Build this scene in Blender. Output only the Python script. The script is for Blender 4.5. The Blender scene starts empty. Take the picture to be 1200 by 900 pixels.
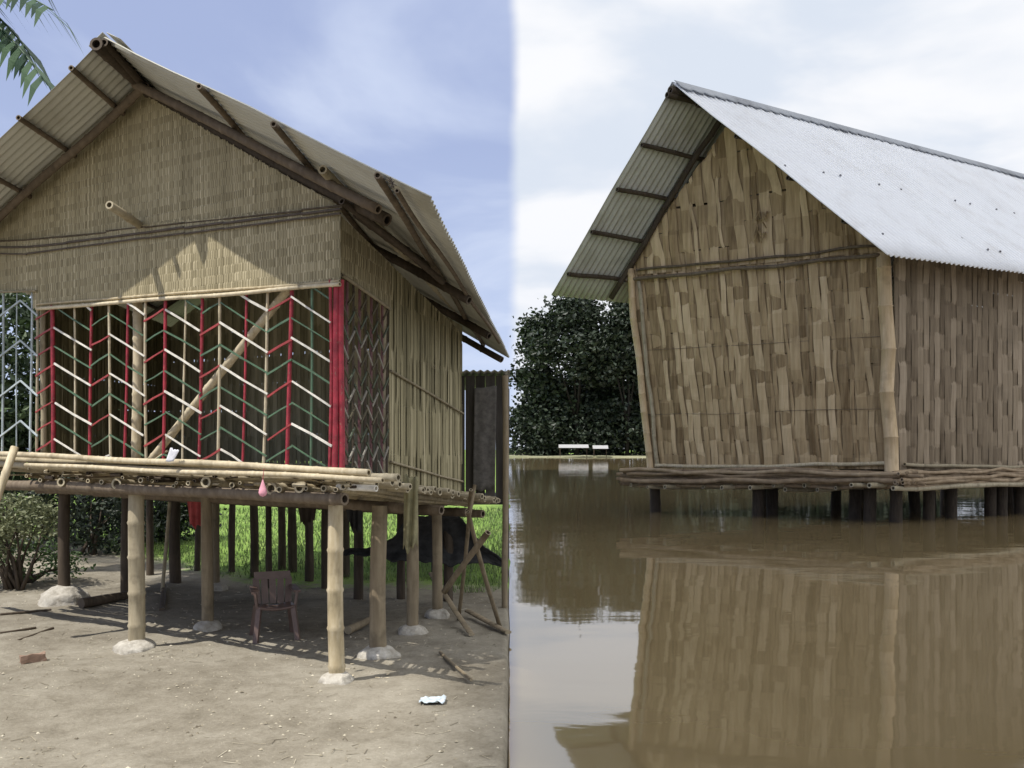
import bpy, bmesh, math, random
from mathutils import Vector, Matrix, noise
random.seed(7)
R = math.radians
C = bpy.context.scene.collection
scene = bpy.context.scene

# ------------------------------------------------------------------ camera
FPX, HZ, CAMZ = 1100.0, 527.0, 1.5
cd = bpy.data.cameras.new('camera'); cam = bpy.data.objects.new('camera', cd); C.objects.link(cam)
cam.location = (0, 0, CAMZ); cam.rotation_euler = (R(90), 0, 0)
cd.sensor_width = 36; cd.lens = 36 * FPX / 1200; cd.shift_y = (HZ - 450) / 1200
cd.clip_start = 0.05; cd.clip_end = 6000
scene.camera = cam

# ------------------------------------------------------------------ light
SUNV = Vector((.45, .30, -1)).normalized()          # direction the light travels
ELEV = math.asin(-SUNV.z); AZ = math.atan2(-SUNV.x, -SUNV.y)
sd = bpy.data.lights.new('sun', 'SUN'); sd.energy = 5.0; sd.angle = R(.5); sd.color = (1, .955, .88)
sun = bpy.data.objects.new('sun', sd); C.objects.link(sun)
sun.rotation_euler = SUNV.to_track_quat('-Z', 'Y').to_euler(); sun.location = (-20, -14, 45)
scene.view_settings.view_transform = 'Standard'; scene.view_settings.look = 'None'
scene.view_settings.exposure = .03; scene.view_settings.gamma = 1
scene.view_settings.use_curve_mapping = False

W = bpy.data.worlds.new('World'); scene.world = W; W.use_nodes = True
nt = W.node_tree; nt.nodes.clear()
def N(t, **kw):
    n = nt.nodes.new(t)
    for k, v in kw.items(): setattr(n, k, v)
    return n
def L(a, b): nt.links.new(a, b)
def mth(op, a, b=None, c=None, clamp=False):
    n = nt.nodes.new('ShaderNodeMath'); n.operation = op; n.use_clamp = clamp
    for i, v in enumerate((a, b, c)):
        if v is None: continue
        if isinstance(v, (int, float)): n.inputs[i].default_value = v
        else: nt.links.new(v, n.inputs[i])
    return n.outputs[0]
def mrange(v, a, b, c=0, d=1, smooth=True):
    n = nt.nodes.new('ShaderNodeMapRange'); n.interpolation_type = 'SMOOTHSTEP' if smooth else 'LINEAR'
    nt.links.new(v, n.inputs[0])
    for i, x in enumerate((a, b, c, d)): n.inputs[i + 1].default_value = x
    return n.outputs[0]
def mixc(f, a, b):
    n = nt.nodes.new('ShaderNodeMix'); n.data_type = 'RGBA'
    for s, v in ((0, f), (6, a), (7, b)):
        if isinstance(v, (int, float)): n.inputs[s].default_value = v
        elif isinstance(v, tuple): n.inputs[s].default_value = (*v, 1) if len(v) == 3 else v
        else: nt.links.new(v, n.inputs[s])
    return n.outputs[2]
def noisen(vec, scale, detail=4, rough=.5, dist=0.):
    n = nt.nodes.new('ShaderNodeTexNoise'); n.inputs['Scale'].default_value = scale
    n.inputs['Detail'].default_value = detail; n.inputs['Roughness'].default_value = rough
    n.inputs['Distortion'].default_value = dist
    if vec is not None: nt.links.new(vec, n.inputs['Vector'])
    return n.outputs['Fac']
def mapping(vec, scale=(1, 1, 1), loc=(0, 0, 0), rot=(0, 0, 0)):
    n = nt.nodes.new('ShaderNodeMapping'); nt.links.new(vec, n.inputs['Vector'])
    n.inputs['Scale'].default_value = scale; n.inputs['Location'].default_value = loc
    n.inputs['Rotation'].default_value = rot
    return n.outputs[0]

sky = N('ShaderNodeTexSky'); sky.sky_type = 'NISHITA'; sky.sun_disc = False
sky.sun_elevation = ELEV; sky.sun_rotation = AZ % (2 * math.pi); sky.air_density = 1.0; sky.dust_density = .6
tc = N('ShaderNodeTexCoord'); gen = tc.outputs['Generated']
sep = N('ShaderNodeSeparateXYZ'); L(gen, sep.inputs[0])
sx, sy, sz = sep.outputs
az = mth('DIVIDE', sx, mth('SQRT', mth('ADD', mth('MULTIPLY', sx, sx), mth('MULTIPLY', sy, sy))))
edge = mth('ADD', az, mth('MULTIPLY', mth('SUBTRACT', noisen(gen, 9, 4), .5), .02))
right = mrange(edge, -.006, .010)                       # the overcast half of the sky
# flat cloud layer: project the direction on a plane overhead
zc = mth('MAXIMUM', mth('ADD', sz, .12), .05)
comb = N('ShaderNodeCombineXYZ'); L(mth('DIVIDE', sx, zc), comb.inputs[0]); L(mth('DIVIDE', sy, zc), comb.inputs[1])
flat = comb.outputs[0]
n1 = noisen(mapping(flat, (1.1, 1.0, 1)), 1.0, 6, .52, .4)
n2 = noisen(mapping(flat, (1, 1, 1), (4.2, 1.3, 0)), 1.6, 5, .5, .3)
wisps = mth('MULTIPLY', mrange(n1, .44, .66), .75)
blue = mixc(.82, sky.outputs[0], (4.4, 5.2, 7.9))
low = mrange(sz, .02, .36, .95, .0)
blue = mixc(low, blue, (5.9, 6.9, 9.2))
blue = mixc(wisps, blue, (7.0, 7.8, 9.6))
over = mixc(mrange(n2, .38, .60), (7.1, 7.75, 8.8), (9.5, 9.6, 9.9))
over = mixc(mrange(sz, .02, .30, .55, 0), over, (8.0, 8.4, 9.3))
over = mixc(mrange(sz, .45, .85), over, (18, 18.1, 18.5))
col = mixc(right, blue, over)
bg = N('ShaderNodeBackground'); bg.inputs['Strength'].default_value = .10; L(col, bg.inputs['Color'])
wo = N('ShaderNodeOutputWorld'); L(bg.outputs[0], wo.inputs['Surface'])

# ------------------------------------------------------------------ materials
def newmat(name):
    global nt
    m = bpy.data.materials.new(name); m.use_nodes = True; nt = m.node_tree; nt.nodes.clear()
    b = nt.nodes.new('ShaderNodeBsdfPrincipled'); o = nt.nodes.new('ShaderNodeOutputMaterial')
    nt.links.new(b.outputs[0], o.inputs[0]); return m, b
def ramp(fac, stops):
    n = nt.nodes.new('ShaderNodeValToRGB'); e = n.color_ramp.elements
    while len(e) < len(stops): e.new(.5)
    for i, (p, c) in enumerate(stops): e[i].position = p; e[i].color = (*c, 1)
    nt.links.new(fac, n.inputs[0]); return n.outputs[0]
def bump(b, h, strength, dist):
    n = nt.nodes.new('ShaderNodeBump'); n.inputs['Strength'].default_value = strength
    n.inputs['Distance'].default_value = dist; nt.links.new(h, n.inputs['Height'])
    nt.links.new(n.outputs[0], b.inputs['Normal'])
def objc(): return nt.nodes.new('ShaderNodeTexCoord').outputs['Object']
def attr(name):
    n = nt.nodes.new('ShaderNodeAttribute'); n.attribute_name = name; return n.outputs['Fac']

def streaky(name, dark, mid, light, rough=.75, sc=(34, 34, 2.2), tone=True, bstr=.4, stain=.35, big=1.):
    """fibrous plant material: per-strip tone, lengthwise streaks, weather stains"""
    m, b = newmat(name)
    o = objc()
    st = noisen(mapping(o, sc), 1, 4, .6)
    big_n = noisen(o, 1.6 * big, 4, .6)
    f = mth('ADD', mth('MULTIPLY', st, .55), mth('MULTIPLY', attr('tone') if tone else st, .45))
    c = ramp(f, [(.22, dark), (.5, mid), (.78, light)])
    grey = mth('MULTIPLY', mrange(big_n, .5, .72), stain)
    c = mixc(grey, c, tuple(x * .45 for x in mid))
    nt.links.new(c, b.inputs['Base Color']); b.inputs['Roughness'].default_value = rough
    b.inputs['Specular IOR Level'].default_value = .25
    bump(b, st, bstr, .004)
    return m
M = {}
M['reed'] = streaky('woven_reed', (.19, .16, .09), (.40, .345, .215), (.60, .525, .35), sc=(90, 90, 3), stain=.15)
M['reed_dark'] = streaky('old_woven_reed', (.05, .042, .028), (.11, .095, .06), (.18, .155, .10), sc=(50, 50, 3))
M['strip'] = streaky('split_bamboo_strip', (.15, .13, .07), (.33, .29, .17), (.50, .44, .28), sc=(40, 40, 2.5))
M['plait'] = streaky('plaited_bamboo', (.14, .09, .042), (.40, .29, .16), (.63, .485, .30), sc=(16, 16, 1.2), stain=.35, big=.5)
M['plait_shaded'] = streaky('shaded_plaited_bamboo', (.12, .088, .055), (.25, .195, .13), (.40, .32, .23), sc=(16, 16, 1.2), stain=.4, big=.5)  # darker copy of the plait: side wall's shade put into the colour
M['bamboo'] = streaky('pale_bamboo', (.17, .13, .07), (.42, .345, .215), (.66, .58, .42), sc=(30, 30, 6), rough=.5, stain=.55, big=4)
M['bamboo_old'] = streaky('weathered_bamboo', (.16, .135, .085), (.33, .28, .19), (.50, .44, .31), sc=(30, 30, 5), stain=.65, big=4)
M['bamboo_brown'] = streaky('brown_bamboo', (.06, .046, .032), (.15, .115, .08), (.27, .22, .16), sc=(22, 22, 8), stain=.5, big=2)
M['dark_bark'] = streaky('dark_bark', (.008, .007, .006), (.02, .018, .014), (.04, .035, .028), sc=(2, 2, 1))
M['deck_cane'] = streaky('deck_cane', (.10, .07, .04), (.26, .19, .12), (.46, .36, .24), sc=(6, 6, 6), stain=.5, big=2)
M['tan_pole'] = streaky('tan_bamboo', (.24, .165, .085), (.50, .37, .215), (.70, .55, .36), sc=(18, 18, 2), rough=.55, stain=.45, big=1.5)
M['room_strip'] = streaky('pale_inner_strip', (.22, .20, .12), (.46, .42, .28), (.64, .58, .4), sc=(40, 40, 2.5))
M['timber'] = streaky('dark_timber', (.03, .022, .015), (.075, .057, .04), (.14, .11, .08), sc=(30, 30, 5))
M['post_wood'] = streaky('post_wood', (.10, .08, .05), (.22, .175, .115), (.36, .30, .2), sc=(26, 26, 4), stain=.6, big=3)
M['crumb'] = streaky('crumb', (.12, .10, .07), (.34, .30, .22), (.62, .57, .45), sc=(9, 9, 9), stain=.2)
M['shed_wood'] = streaky('shed_plank', (.035, .03, .026), (.08, .07, .06), (.15, .135, .12), sc=(20, 20, 2))

def paint(name, c, rough=.5, var=.25, wear=(.3, .22, .15)):
    m, b = newmat(name)
    o = objc(); n = noisen(o, 14, 4, .6)
    cc = mixc(mrange(n, .2, .8), tuple(x * (1 - var) for x in c), tuple(min(1, x * (1 + var)) for x in c))
    cc = mixc(mth('MULTIPLY', mrange(noisen(o, 55, 3, .7), .60, .68), .5), cc, wear)
    nt.links.new(cc, b.inputs['Base Color']); b.inputs['Roughness'].default_value = rough
    bump(b, n, .2, .003); return m
M['red'] = paint('red_paint', (.32, .026, .042), .6, .45)
M['darkred'] = paint('dull_red_paint', (.30, .04, .04))
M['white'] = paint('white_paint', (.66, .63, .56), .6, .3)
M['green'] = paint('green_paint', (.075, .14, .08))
M['dullwhite'] = paint('muted_white_paint', (.26, .24, .2))  # darker versions of the lattice paints, used on the side lattice
M['dullgreen'] = paint('muted_green_paint', (.07, .09, .055))
M['dullred'] = paint('muted_red_paint', (.12, .045, .045))
M['bluewhite'] = paint('pale_blue_paint', (.42, .48, .50))
M['plastic'] = paint('brown_plastic', (.13, .085, .07), .4, .15, (.06, .04, .03))
M['pink'] = paint('pink_cloth', (.75, .35, .42), .8)
M['redcloth'] = paint('red_cloth', (.38, .07, .07), .9, .3, (.3, .07, .07))
M['yellowcloth'] = paint('faded_yellow_cloth', (.22, .20, .11), .95, .3, (.14, .13, .08))
M['darkcloth'] = paint('dark_cloth', (.03, .03, .03), .9, .5, (.06, .055, .05))
M['greycloth'] = paint('grey_cloth', (.12, .11, .10), .95, .4, (.07, .06, .05))
M['whitecloth'] = paint('white_rag', (.7, .7, .74), .9, .1, (.6, .6, .6))
M['litter'] = paint('wrapper', (.55, .62, .66), .4, .3, (.2, .3, .45))
M['brick'] = paint('brick', (.26, .17, .12), .9, .3, (.35, .3, .25))
M['farwhite'] = paint('white_board', (.36, .36, .36), .8)
M['grey'] = paint('grey_sheet', (.35, .35, .35), .6)
M['wire'] = paint('tie_wire', (.09, .07, .055), .7)

def concrete():
    m, b = newmat('concrete'); o = objc()
    n = noisen(o, 18, 6, .65)
    c = ramp(n, [(.3, (.30, .27, .22)), (.6, (.48, .45, .39)), (.8, (.60, .57, .51))])
    nt.links.new(c, b.inputs['Base Color']); b.inputs['Roughness'].default_value = .95
    bump(b, n, .8, .02); return m
M['concrete'] = concrete()

def metal(name, base, dirt, amt, rough=.45, metallic=.35):
    m, b = newmat(name); o = objc()
    n = noisen(mapping(o, (1, 1, .6)), 1.3, 6, .65)
    n3 = noisen(mapping(o, (7, 7, 7)), 2.5, 3, .6)
    f = mth('MULTIPLY', mrange(n, .45, .75), amt)
    c = mixc(f, base, dirt)
    c = mixc(mth('MULTIPLY', mrange(n3, .55, .7), amt * .12), c, dirt)
    nt.links.new(c, b.inputs['Base Color']); b.inputs['Metallic'].default_value = metallic
    nt.links.new(mrange(n, .2, .8, rough - .08, rough + .2, False), b.inputs['Roughness'])
    return m
M['zinc'] = metal('zinc_sheet', (.90, .91, .92), (.68, .66, .63), .45, .5, .0)
M['zinc_ridge'] = metal('ridge_zinc', (.28, .30, .33), (.16, .16, .17), .6, .5, .3)
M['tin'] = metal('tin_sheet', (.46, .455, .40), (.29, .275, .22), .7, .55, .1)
M['nail'] = metal('nail_head', (.20, .20, .22), (.15, .12, .1), .5, .5, .3)

def leafmat(name, a, b_, transl=.25):
    m, b = newmat(name)
    c = ramp(attr('tone'), [(.1, a), (.9, b_)])
    nt.links.new(c, b.inputs['Base Color']); b.inputs['Roughness'].default_value = .55
    tr = nt.nodes.new('ShaderNodeBsdfTranslucent'); nt.links.new(c, tr.inputs[0])
    mx = nt.nodes.new('ShaderNodeMixShader'); mx.inputs[0].default_value = transl
    nt.links.new(b.outputs[0], mx.inputs[1]); nt.links.new(tr.outputs[0], mx.inputs[2])
    out = [n for n in nt.nodes if n.type == 'OUTPUT_MATERIAL'][0]; nt.links.new(mx.outputs[0], out.inputs[0])
    return m
M['palmleaf'] = leafmat('palm_leaf', (.02, .055, .03), (.10, .17, .09), .25)
M['leaf'] = leafmat('green_leaf', (.03, .07, .02), (.12, .19, .06))
M['paleleaf'] = leafmat('pale_leaf', (.08, .10, .04), (.30, .32, .18))
M['midleaf'] = leafmat('mid_green_leaf', (.02, .04, .015), (.07, .11, .04), .12)
M['darkleaf'] = leafmat('dark_tree_leaf', (.009, .017, .009), (.030, .047, .021), .06)
M['grassblade'] = leafmat('grass_blade', (.08, .13, .04), (.22, .285, .105), .3)

def ground_mat():
    m, b = newmat('yard_ground'); o = objc()
    sp = nt.nodes.new('ShaderNodeSeparateXYZ'); nt.links.new(o, sp.inputs[0])
    X, Y, Z = sp.outputs
    n1 = noisen(o, .9, 6, .6, .3); n2 = noisen(o, 7, 6, .65); n3 = noisen(o, 45, 5, .7)
    f = mth('ADD', mth('MULTIPLY', n1, .45), mth('ADD', mth('MULTIPLY', n2, .3), mth('MULTIPLY', n3, .25)))
    dirt = ramp(f, [(.34, (.13, .113, .085)), (.46, (.212, .189, .147)), (.55, (.275, .250, .20)), (.68, (.37, .34, .28))])
    # trampled straw and pale crumbs
    vor = nt.nodes.new('ShaderNodeTexVoronoi'); vor.inputs['Scale'].default_value = 38; nt.links.new(o, vor.inputs['Vector'])
    dirt = mixc(mth('MULTIPLY', mrange(vor.outputs['Distance'], .16, .07), mrange(n2, .5, .62)), dirt, (.50, .46, .36))
    grass = ramp(mth('ADD', mth('MULTIPLY', n1, .6), mth('MULTIPLY', n3, .4)), [(.3, (.085, .15, .03)), (.5, (.17, .27, .06)), (.72, (.30, .37, .12))])
    line = mth('SUBTRACT', mth('ADD', Y, mth('MULTIPLY', mth('SUBTRACT', n2, .5), 2.2)), mth('MULTIPLY', mth('MINIMUM', mth('ADD', X, 2.6), 0), -1.1))
    g = mrange(line, 9.9, 10.8)
    c = mixc(g, dirt, grass)
    mud = ramp(n2, [(.3, (.10, .075, .045)), (.7, (.2, .16, .10))])
    c = mixc(mrange(Z, -.03, -.09), c, mud)
    nt.links.new(c, b.inputs['Base Color']); b.inputs['Roughness'].default_value = .97
    b.inputs['Specular IOR Level'].default_value = .1
    bump(b, f, .9, .035); return m
M['ground'] = ground_mat()
def water_mat():
    m, b = newmat('flood_water'); o = objc()
    b.inputs['Base Color'].default_value = (.165, .125, .068, 1)
    b.inputs['Roughness'].default_value = .035; b.inputs['IOR'].default_value = 2.6
    n1 = noisen(mapping(o, (.7, 1.3, 1), (0, 0, 0), (0, 0, .25)), 1.3, 3, .5, .3)
    n2 = noisen(mapping(o, (1, 1.6, 1), (3, 1, 0)), .35, 2, .5)
    n3 = noisen(mapping(o, (2.5, 5, 1)), 2.2, 2, .5)
    h = mth('ADD', mth('MULTIPLY', n2, .7), mth('ADD', mth('MULTIPLY', n1, .16), mth('MULTIPLY', n3, .012)))
    bump(b, h, .13, .10)
    mud = noisen(o, .25, 4, .6)
    nt.links.new(ramp(mud, [(.3, (.20, .148, .072)), (.7, (.24, .182, .095))]), b.inputs['Base Color'])
    return m
M['water'] = water_mat()
def blockermat():
    m, b = newmat('blocker_white'); b.inputs['Base Color'].default_value = (.85, .86, .88, 1); b.inputs['Roughness'].default_value = 1
    return m
M['sun_blocker'] = blockermat()
def bankmat():
    m, b = newmat('far_bank'); n = noisen(objc(), .12, 5, .6)
    nt.links.new(ramp(n, [(.35, (.16, .17, .08)), (.65, (.34, .33, .22))]), b.inputs['Base Color']); b.inputs['Roughness'].default_value = 1
    return m
M['bank'] = bankmat()

# ------------------------------------------------------------------ helpers
def newbm():
    bm = bmesh.new(); bm.loops.layers.float.new('tone'); return bm
def origin_of(p):
    v = Vector((0, 0, 0))
    while p is not None: v += Vector(p.location); p = p.parent
    return v
def obj(name, bm, mats, parent=None, at=None, smooth=False):
    base = origin_of(parent)
    if at is not None: at = Vector(at); shift = at
    else: shift = base; at = base
    for v in bm.verts: v.co -= shift
    me = bpy.data.meshes.new(name)
    if smooth:
        for f in bm.faces: f.smooth = True
    bm.to_mesh(me); bm.free()
    for m in (mats if isinstance(mats, (list, tuple)) else [mats]): me.materials.append(M[m])
    o = bpy.data.objects.new(name, me); C.objects.link(o)
    o.parent = parent; o.location = Vector(at) - base
    return o
def thing(name, label, cat, loc, group=None):
    o = bpy.data.objects.new(name, None); C.objects.link(o); o.location = loc; o.empty_display_size = .2
    return tag(o, label, cat, group)
def tag(o, label, cat, group=None, kind=None):
    if label: o['label'] = label
    if cat: o['category'] = cat
    if group: o['group'] = group
    if kind: o['kind'] = kind
    return o
def struct(name, bm, mat, smooth=False):
    o = obj(name, bm, mat, smooth=smooth); o['kind'] = 'structure'; return o
def setface(bm, f, t, mi=0):
    ly = bm.loops.layers.float['tone']
    for l in f.loops: l[ly] = t
    f.material_index = mi
def face(bm, vs, t=.5, mi=0):
    try: f = bm.faces.new(vs)
    except ValueError: return None
    setface(bm, f, t, mi); return f
def frame(d):
    d = d.normalized(); a = Vector((0, 0, 1)) if abs(d.z) < .9 else Vector((1, 0, 0))
    x = d.cross(a).normalized(); y = x.cross(d).normalized(); return x, y
def add_pole(bm, p0, p1, r, r1=None, node=.28, seg=10, wob=.006, tone=None, mi=0, hollow=True, squash=1.):
    """a bamboo or wooden pole: slight bends, swollen nodes, hollow cut ends"""
    p0, p1 = Vector(p0), Vector(p1); d = p1 - p0; ln = d.length
    if r1 is None: r1 = r
    x, y = frame(d); sd_ = random.random() * 100
    tone = random.uniform(.25, .8) if tone is None else tone
    ts = [0.]
    if node:
        t = random.uniform(.3, 1) * node
        while t < ln - .03:
            ts += [max(.005, t - .018) / ln, t / ln, min(ln - .004, t + .018) / ln]; t += node * random.uniform(.88, 1.12)
    else:
        ts += [i / 6 for i in range(1, 6)]
    ts.append(1.); ts = sorted(set(ts))
    rings = []
    for k, t in enumerate(ts):
        rr = r + (r1 - r) * t
        if node and 0 < k < len(ts) - 1 and (k - 1) % 3 == 1: rr *= 1.13
        elif not node: rr *= 1 + .12 * (noise.noise(Vector((t * 3, sd_, 1))))
        c = p0 + d * t + x * wob * noise.noise(Vector((t * ln * .9, sd_, 0))) * 3 + y * wob * noise.noise(Vector((t * ln * .9, sd_, 9))) * 3
        rings.append([bm.verts.new(c + (x * math.cos(a) + y * math.sin(a) * squash) * rr) for a in [2 * math.pi * i / seg for i in range(seg)]])
    for a, b in zip(rings, rings[1:]):
        tt = tone + random.uniform(-.05, .05)
        for i in range(seg):
            f = face(bm, (a[i], a[(i + 1) % seg], b[(i + 1) % seg], b[i]), tt, mi)
            if f: f.smooth = True
    for ring, s in ((rings[0], -1), (rings[-1], 1)):
        cc = sum((v.co for v in ring), Vector()) / seg
        if hollow:
            inner = [bm.verts.new(cc + (v.co - cc) * .62) for v in ring]
            deep = [bm.verts.new(cc + (v.co - cc) * .6 - d.normalized() * s * r * 1.2) for v in ring]
            for i in range(seg):
                j = (i + 1) % seg
                face(bm, (ring[i], ring[j], inner[j], inner[i]), .75, mi); face(bm, (inner[i], inner[j], deep[j], deep[i]), 0., mi)
            face(bm, deep, 0., mi)
        else:
            face(bm, [bm.verts.new(v.co) for v in ring], .9, mi)
def add_box(bm, p0, p1, w, h, tone=.5, mi=0, up=None):
    """a board from p0 to p1, width w and thickness h"""
    p0, p1 = Vector(p0), Vector(p1); d = (p1 - p0).normalized()
    if up is None: x, y = frame(d)
    else:
        y = Vector(up).normalized(); x = d.cross(y).normalized(); y = x.cross(d).normalized()
    q = []
    for p in (p0, p1):
        q.append([bm.verts.new(p + x * sx_ * w / 2 + y * sy_ * h / 2) for sx_, sy_ in ((-1, -1), (1, -1), (1, 1), (-1, 1))])
    a, b = q
    for i in range(4): face(bm, (a[i], a[(i + 1) % 4], b[(i + 1) % 4], b[i]), tone, mi)
    face(bm, a[::-1], tone, mi); face(bm, b, tone, mi)
def add_sheet(bm, fn, nu, nv, mi=0, tone=.5, thick=0):
    g = [[bm.verts.new(fn(i / nu, j / nv)) for j in range(nv + 1)] for i in range(nu + 1)]
    for i in range(nu):
        for j in range(nv):
            f = face(bm, (g[i][j], g[i + 1][j], g[i + 1][j + 1], g[i][j + 1]), tone, mi)
            f.smooth = True
def solidify(o, t, off=0):
    md = o.modifiers.new('thickness', 'SOLIDIFY'); md.thickness = t; md.offset = off
def U3(px, py, D): return Vector(((px - 600) / FPX * D, D, CAMZ - (py - HZ) / FPX * D))
def GP(px, py, h=CAMZ, z=0.):                                # point on a level surface h below the eye
    D = FPX * h / (py - HZ); return Vector(((px - 600) / FPX * D, D, z))

class Wall:
    """an upright plane through two plan points; at() finds where a sight line meets it"""
    def __init__(s, a, b):
        s.a = Vector((a[0], a[1], 0)); b = Vector((b[0], b[1], 0)); s.u = (b - s.a).normalized()
        s.n = Vector((s.u.y, -s.u.x, 0))                    # points towards the eye
        if s.n.dot(-s.a) < 0: s.n = -s.n
    def at(s, px, py, off=0):
        k = Vector(((px - 600) / FPX, 1, 0)); D = (s.a + s.n * off).dot(s.n) / k.dot(s.n)
        return U3(px, py, D)
    def ab(s, p): return ((p - s.a).dot(s.u), p.z)
    def P(s, a, z, off=0): return s.a + s.u * a + s.n * off + Vector((0, 0, z))
    def pix(s, px, py): return s.ab(s.at(px, py))

def interp(pts):
    def f(x):
        if x <= pts[0][0]: (x0, y0), (x1, y1) = pts[0], pts[1]
        elif x >= pts[-1][0]: (x0, y0), (x1, y1) = pts[-2], pts[-1]
        else:
            for (x0, y0), (x1, y1) in zip(pts, pts[1:]):
                if x0 <= x <= x1: break
        return y0 + (y1 - y0) * (x - x0) / max(1e-6, x1 - x0)
    return f
def weave(bm, wall, top, bot, a0, a1, sw, rh, amp, off=0., jit=.10, period=4, step=1, gap=.1, shear=None, irr=.1, rag=0., zref=0., horiz=True, seed=0, slope=0.):
    """interlaced strips: upright ones in front, level ones passing under or over"""
    rnd = random.Random(seed)
    n = max(1, int(round((a1 - a0) / sw))); sw = (a1 - a0) / n
    sh = shear or (lambda z: 0.)
    def over(i, j): return (i * step + j) % period != 0
    P = lambda a, z, o: wall.P(a + sh(z, a) if shear else a, z, off + o)
    edges = [a0 + sw * i + (rnd.uniform(-1, 1) * irr * sw if 0 < i < n else 0) for i in range(n + 1)]
    ztop = max(top(a0 + (a1 - a0) * k / 20) for k in range(21))
    zbot = min(bot(a0), bot(a1))
    nr = int((ztop - zbot) / rh) + 1
    for i in range(n):
        l, r = edges[i] + gap * sw * .5, edges[i + 1] - gap * sw * .5
        tone = rnd.betavariate(1.3, 1.3); ph = rnd.random() * 50
        tl, tr = top(l), top(r); bl, br = bot(l), bot(r)
        rg = rnd.uniform(-1, 1) * rag; tl += rg; tr += rg
        prev = None
        zs = []
        for j in range(nr + 1):
            zz = zbot + j * rh
            for fr in (.18, .82): zs.append((zz + rh * fr, amp if over(i, j) else -amp * .4, j))
        zs = [(min(bl, br), zs[0][1], 0)] + [q for q in zs if min(bl, br) < q[0] < max(tl, tr)] + [(max(tl, tr), amp, nr)]
        jt = {}
        for z, o, j in zs:
            dx = noise.noise(Vector((z * 1.3, ph, 0))) * sw * irr * 1.2
            mid = (l + r) / 2
            cur = (bm.verts.new(P(l + dx, max(bl, min(z, tl)), o)), bm.verts.new(P(mid + dx, max(min(bl, br), min(z, (tl + tr) / 2)), o + sw * .07)), bm.verts.new(P(r + dx, max(br, min(z, tr)), o)))
            if prev:
                if j not in jt: jt[j] = rnd.uniform(-jit, jit)
                t = min(1, max(0, tone + jt[j]))
                for k in (0, 1): face(bm, (prev[k], prev[k + 1], cur[k + 1], cur[k]), t)
            prev = cur
    if not horiz: return
    for j in range(nr + 1):
        zc = zbot + (j + .5) * rh; w = rh * .495; tone = .2 + rnd.random() * .3
        prev = None
        for i in range(n + 1):
            for fr in (.5,) if n > 90 else (.25, .75):
                a = edges[min(i, n)] + (sw * fr if i < n else 0)
                if a > a1: continue
                t_, b_ = top(a), bot(a); zc2 = zc + noise.noise(Vector((a * .7, j * 3.1, seed))) * rh * .12
                lo, hi = max(b_, zc2 - w), min(t_, zc2 + w)
                if hi - lo < .01: prev = None; continue
                o = -amp if over(i, j) else amp * .8
                cur = (bm.verts.new(P(a, lo, o)), bm.verts.new(P(a, hi, o)))
                if prev: face(bm, (prev[0], cur[0], cur[1], prev[1]), min(1, max(0, tone + rnd.uniform(-.05, .05))))
                prev = cur
def corrugated(bm, r0, r1, e0, e1, period, amp, rows=6, seg=8, sag=0.):
    """sheet whose waves run from the ridge r0-r1 down to the eave e0-e1"""
    L_ = (r1 - r0).length; nw = int(L_ / period * seg); nrm = (e0 - r0).cross(r1 - r0).normalized()
    if nrm.z < 0: nrm = -nrm
    def fn(u, v):
        p = (r0.lerp(r1, u)).lerp(e0.lerp(e1, u), v)
        lap = .004 * int(u * L_ / .8 % 2)
        w = math.sin(u * nw / seg * 2 * math.pi) * amp
        return p + nrm * (w + lap + sag * noise.noise(Vector((u * L_ * .5, v * 3, 2))))
    add_sheet(bm, fn, nw, rows)
def leafquad(bm, c, size, tone, up=.3, aspect=.5, rnd=random):
    d = Vector((rnd.gauss(0, 1), rnd.gauss(0, 1), rnd.gauss(0, .6) - up)).normalized()
    x, y = frame(d); ang = rnd.random() * 6.28; s = x * math.cos(ang) + y * math.sin(ang)
    l = size * rnd.uniform(.7, 1.3); w = l * aspect; n_ = d.cross(s) * l * .12
    vs = [bm.verts.new(c - d * l * .5), bm.verts.new(c + s * w * .5 + n_), bm.verts.new(c + d * l * .5), bm.verts.new(c - s * w * .5 + n_)]
    face(bm, vs, tone)
def crown(bm, blobs, n, size, rnd, aspect=.55, shell=.55, up=.3):
    """leaves in uneven clusters spread through several blobs (c, (rx, ry, rz))"""
    vol = [b[1][0] * b[1][1] * b[1][2] for b in blobs]; tot = sum(vol)
    for (c, rr), v in zip(blobs, vol):
        k = int(n * v / tot / 14) + 1
        for _ in range(k):
            d = Vector((rnd.gauss(0, 1), rnd.gauss(0, 1), rnd.gauss(0, 1))).normalized() * (shell + (1 - shell) * rnd.random()) ** .6
            cc = Vector((c[0] + d.x * rr[0], c[1] + d.y * rr[1], c[2] + d.z * rr[2])); ct = rnd.random()
            for _ in range(14):
                q = cc + Vector((rnd.gauss(0, 1), rnd.gauss(0, 1), rnd.gauss(0, .7))) * size * 1.5
                leafquad(bm, q, size, min(1, max(0, ct * .7 + rnd.uniform(0, .3))), up, aspect, rnd)
def limb(bm, pts, r0, r1, seg=8, tone=.5):
    n = len(pts)
    rings = []
    for k, p in enumerate(pts):
        d = pts[min(k + 1, n - 1)] - pts[max(k - 1, 0)]; x, y = frame(d); r = r0 + (r1 - r0) * k / (n - 1)
        rings.append([bm.verts.new(p + (x * math.cos(6.2832 * i / seg) + y * math.sin(6.2832 * i / seg)) * r) for i in range(seg)])
    for a, b in zip(rings, rings[1:]):
        for i in range(seg):
            f = face(bm, (a[i], a[(i + 1) % seg], b[(i + 1) % seg], b[i]), tone); f.smooth = True
    face(bm, rings[-1], tone); face(bm, rings[0][::-1], tone)

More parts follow.
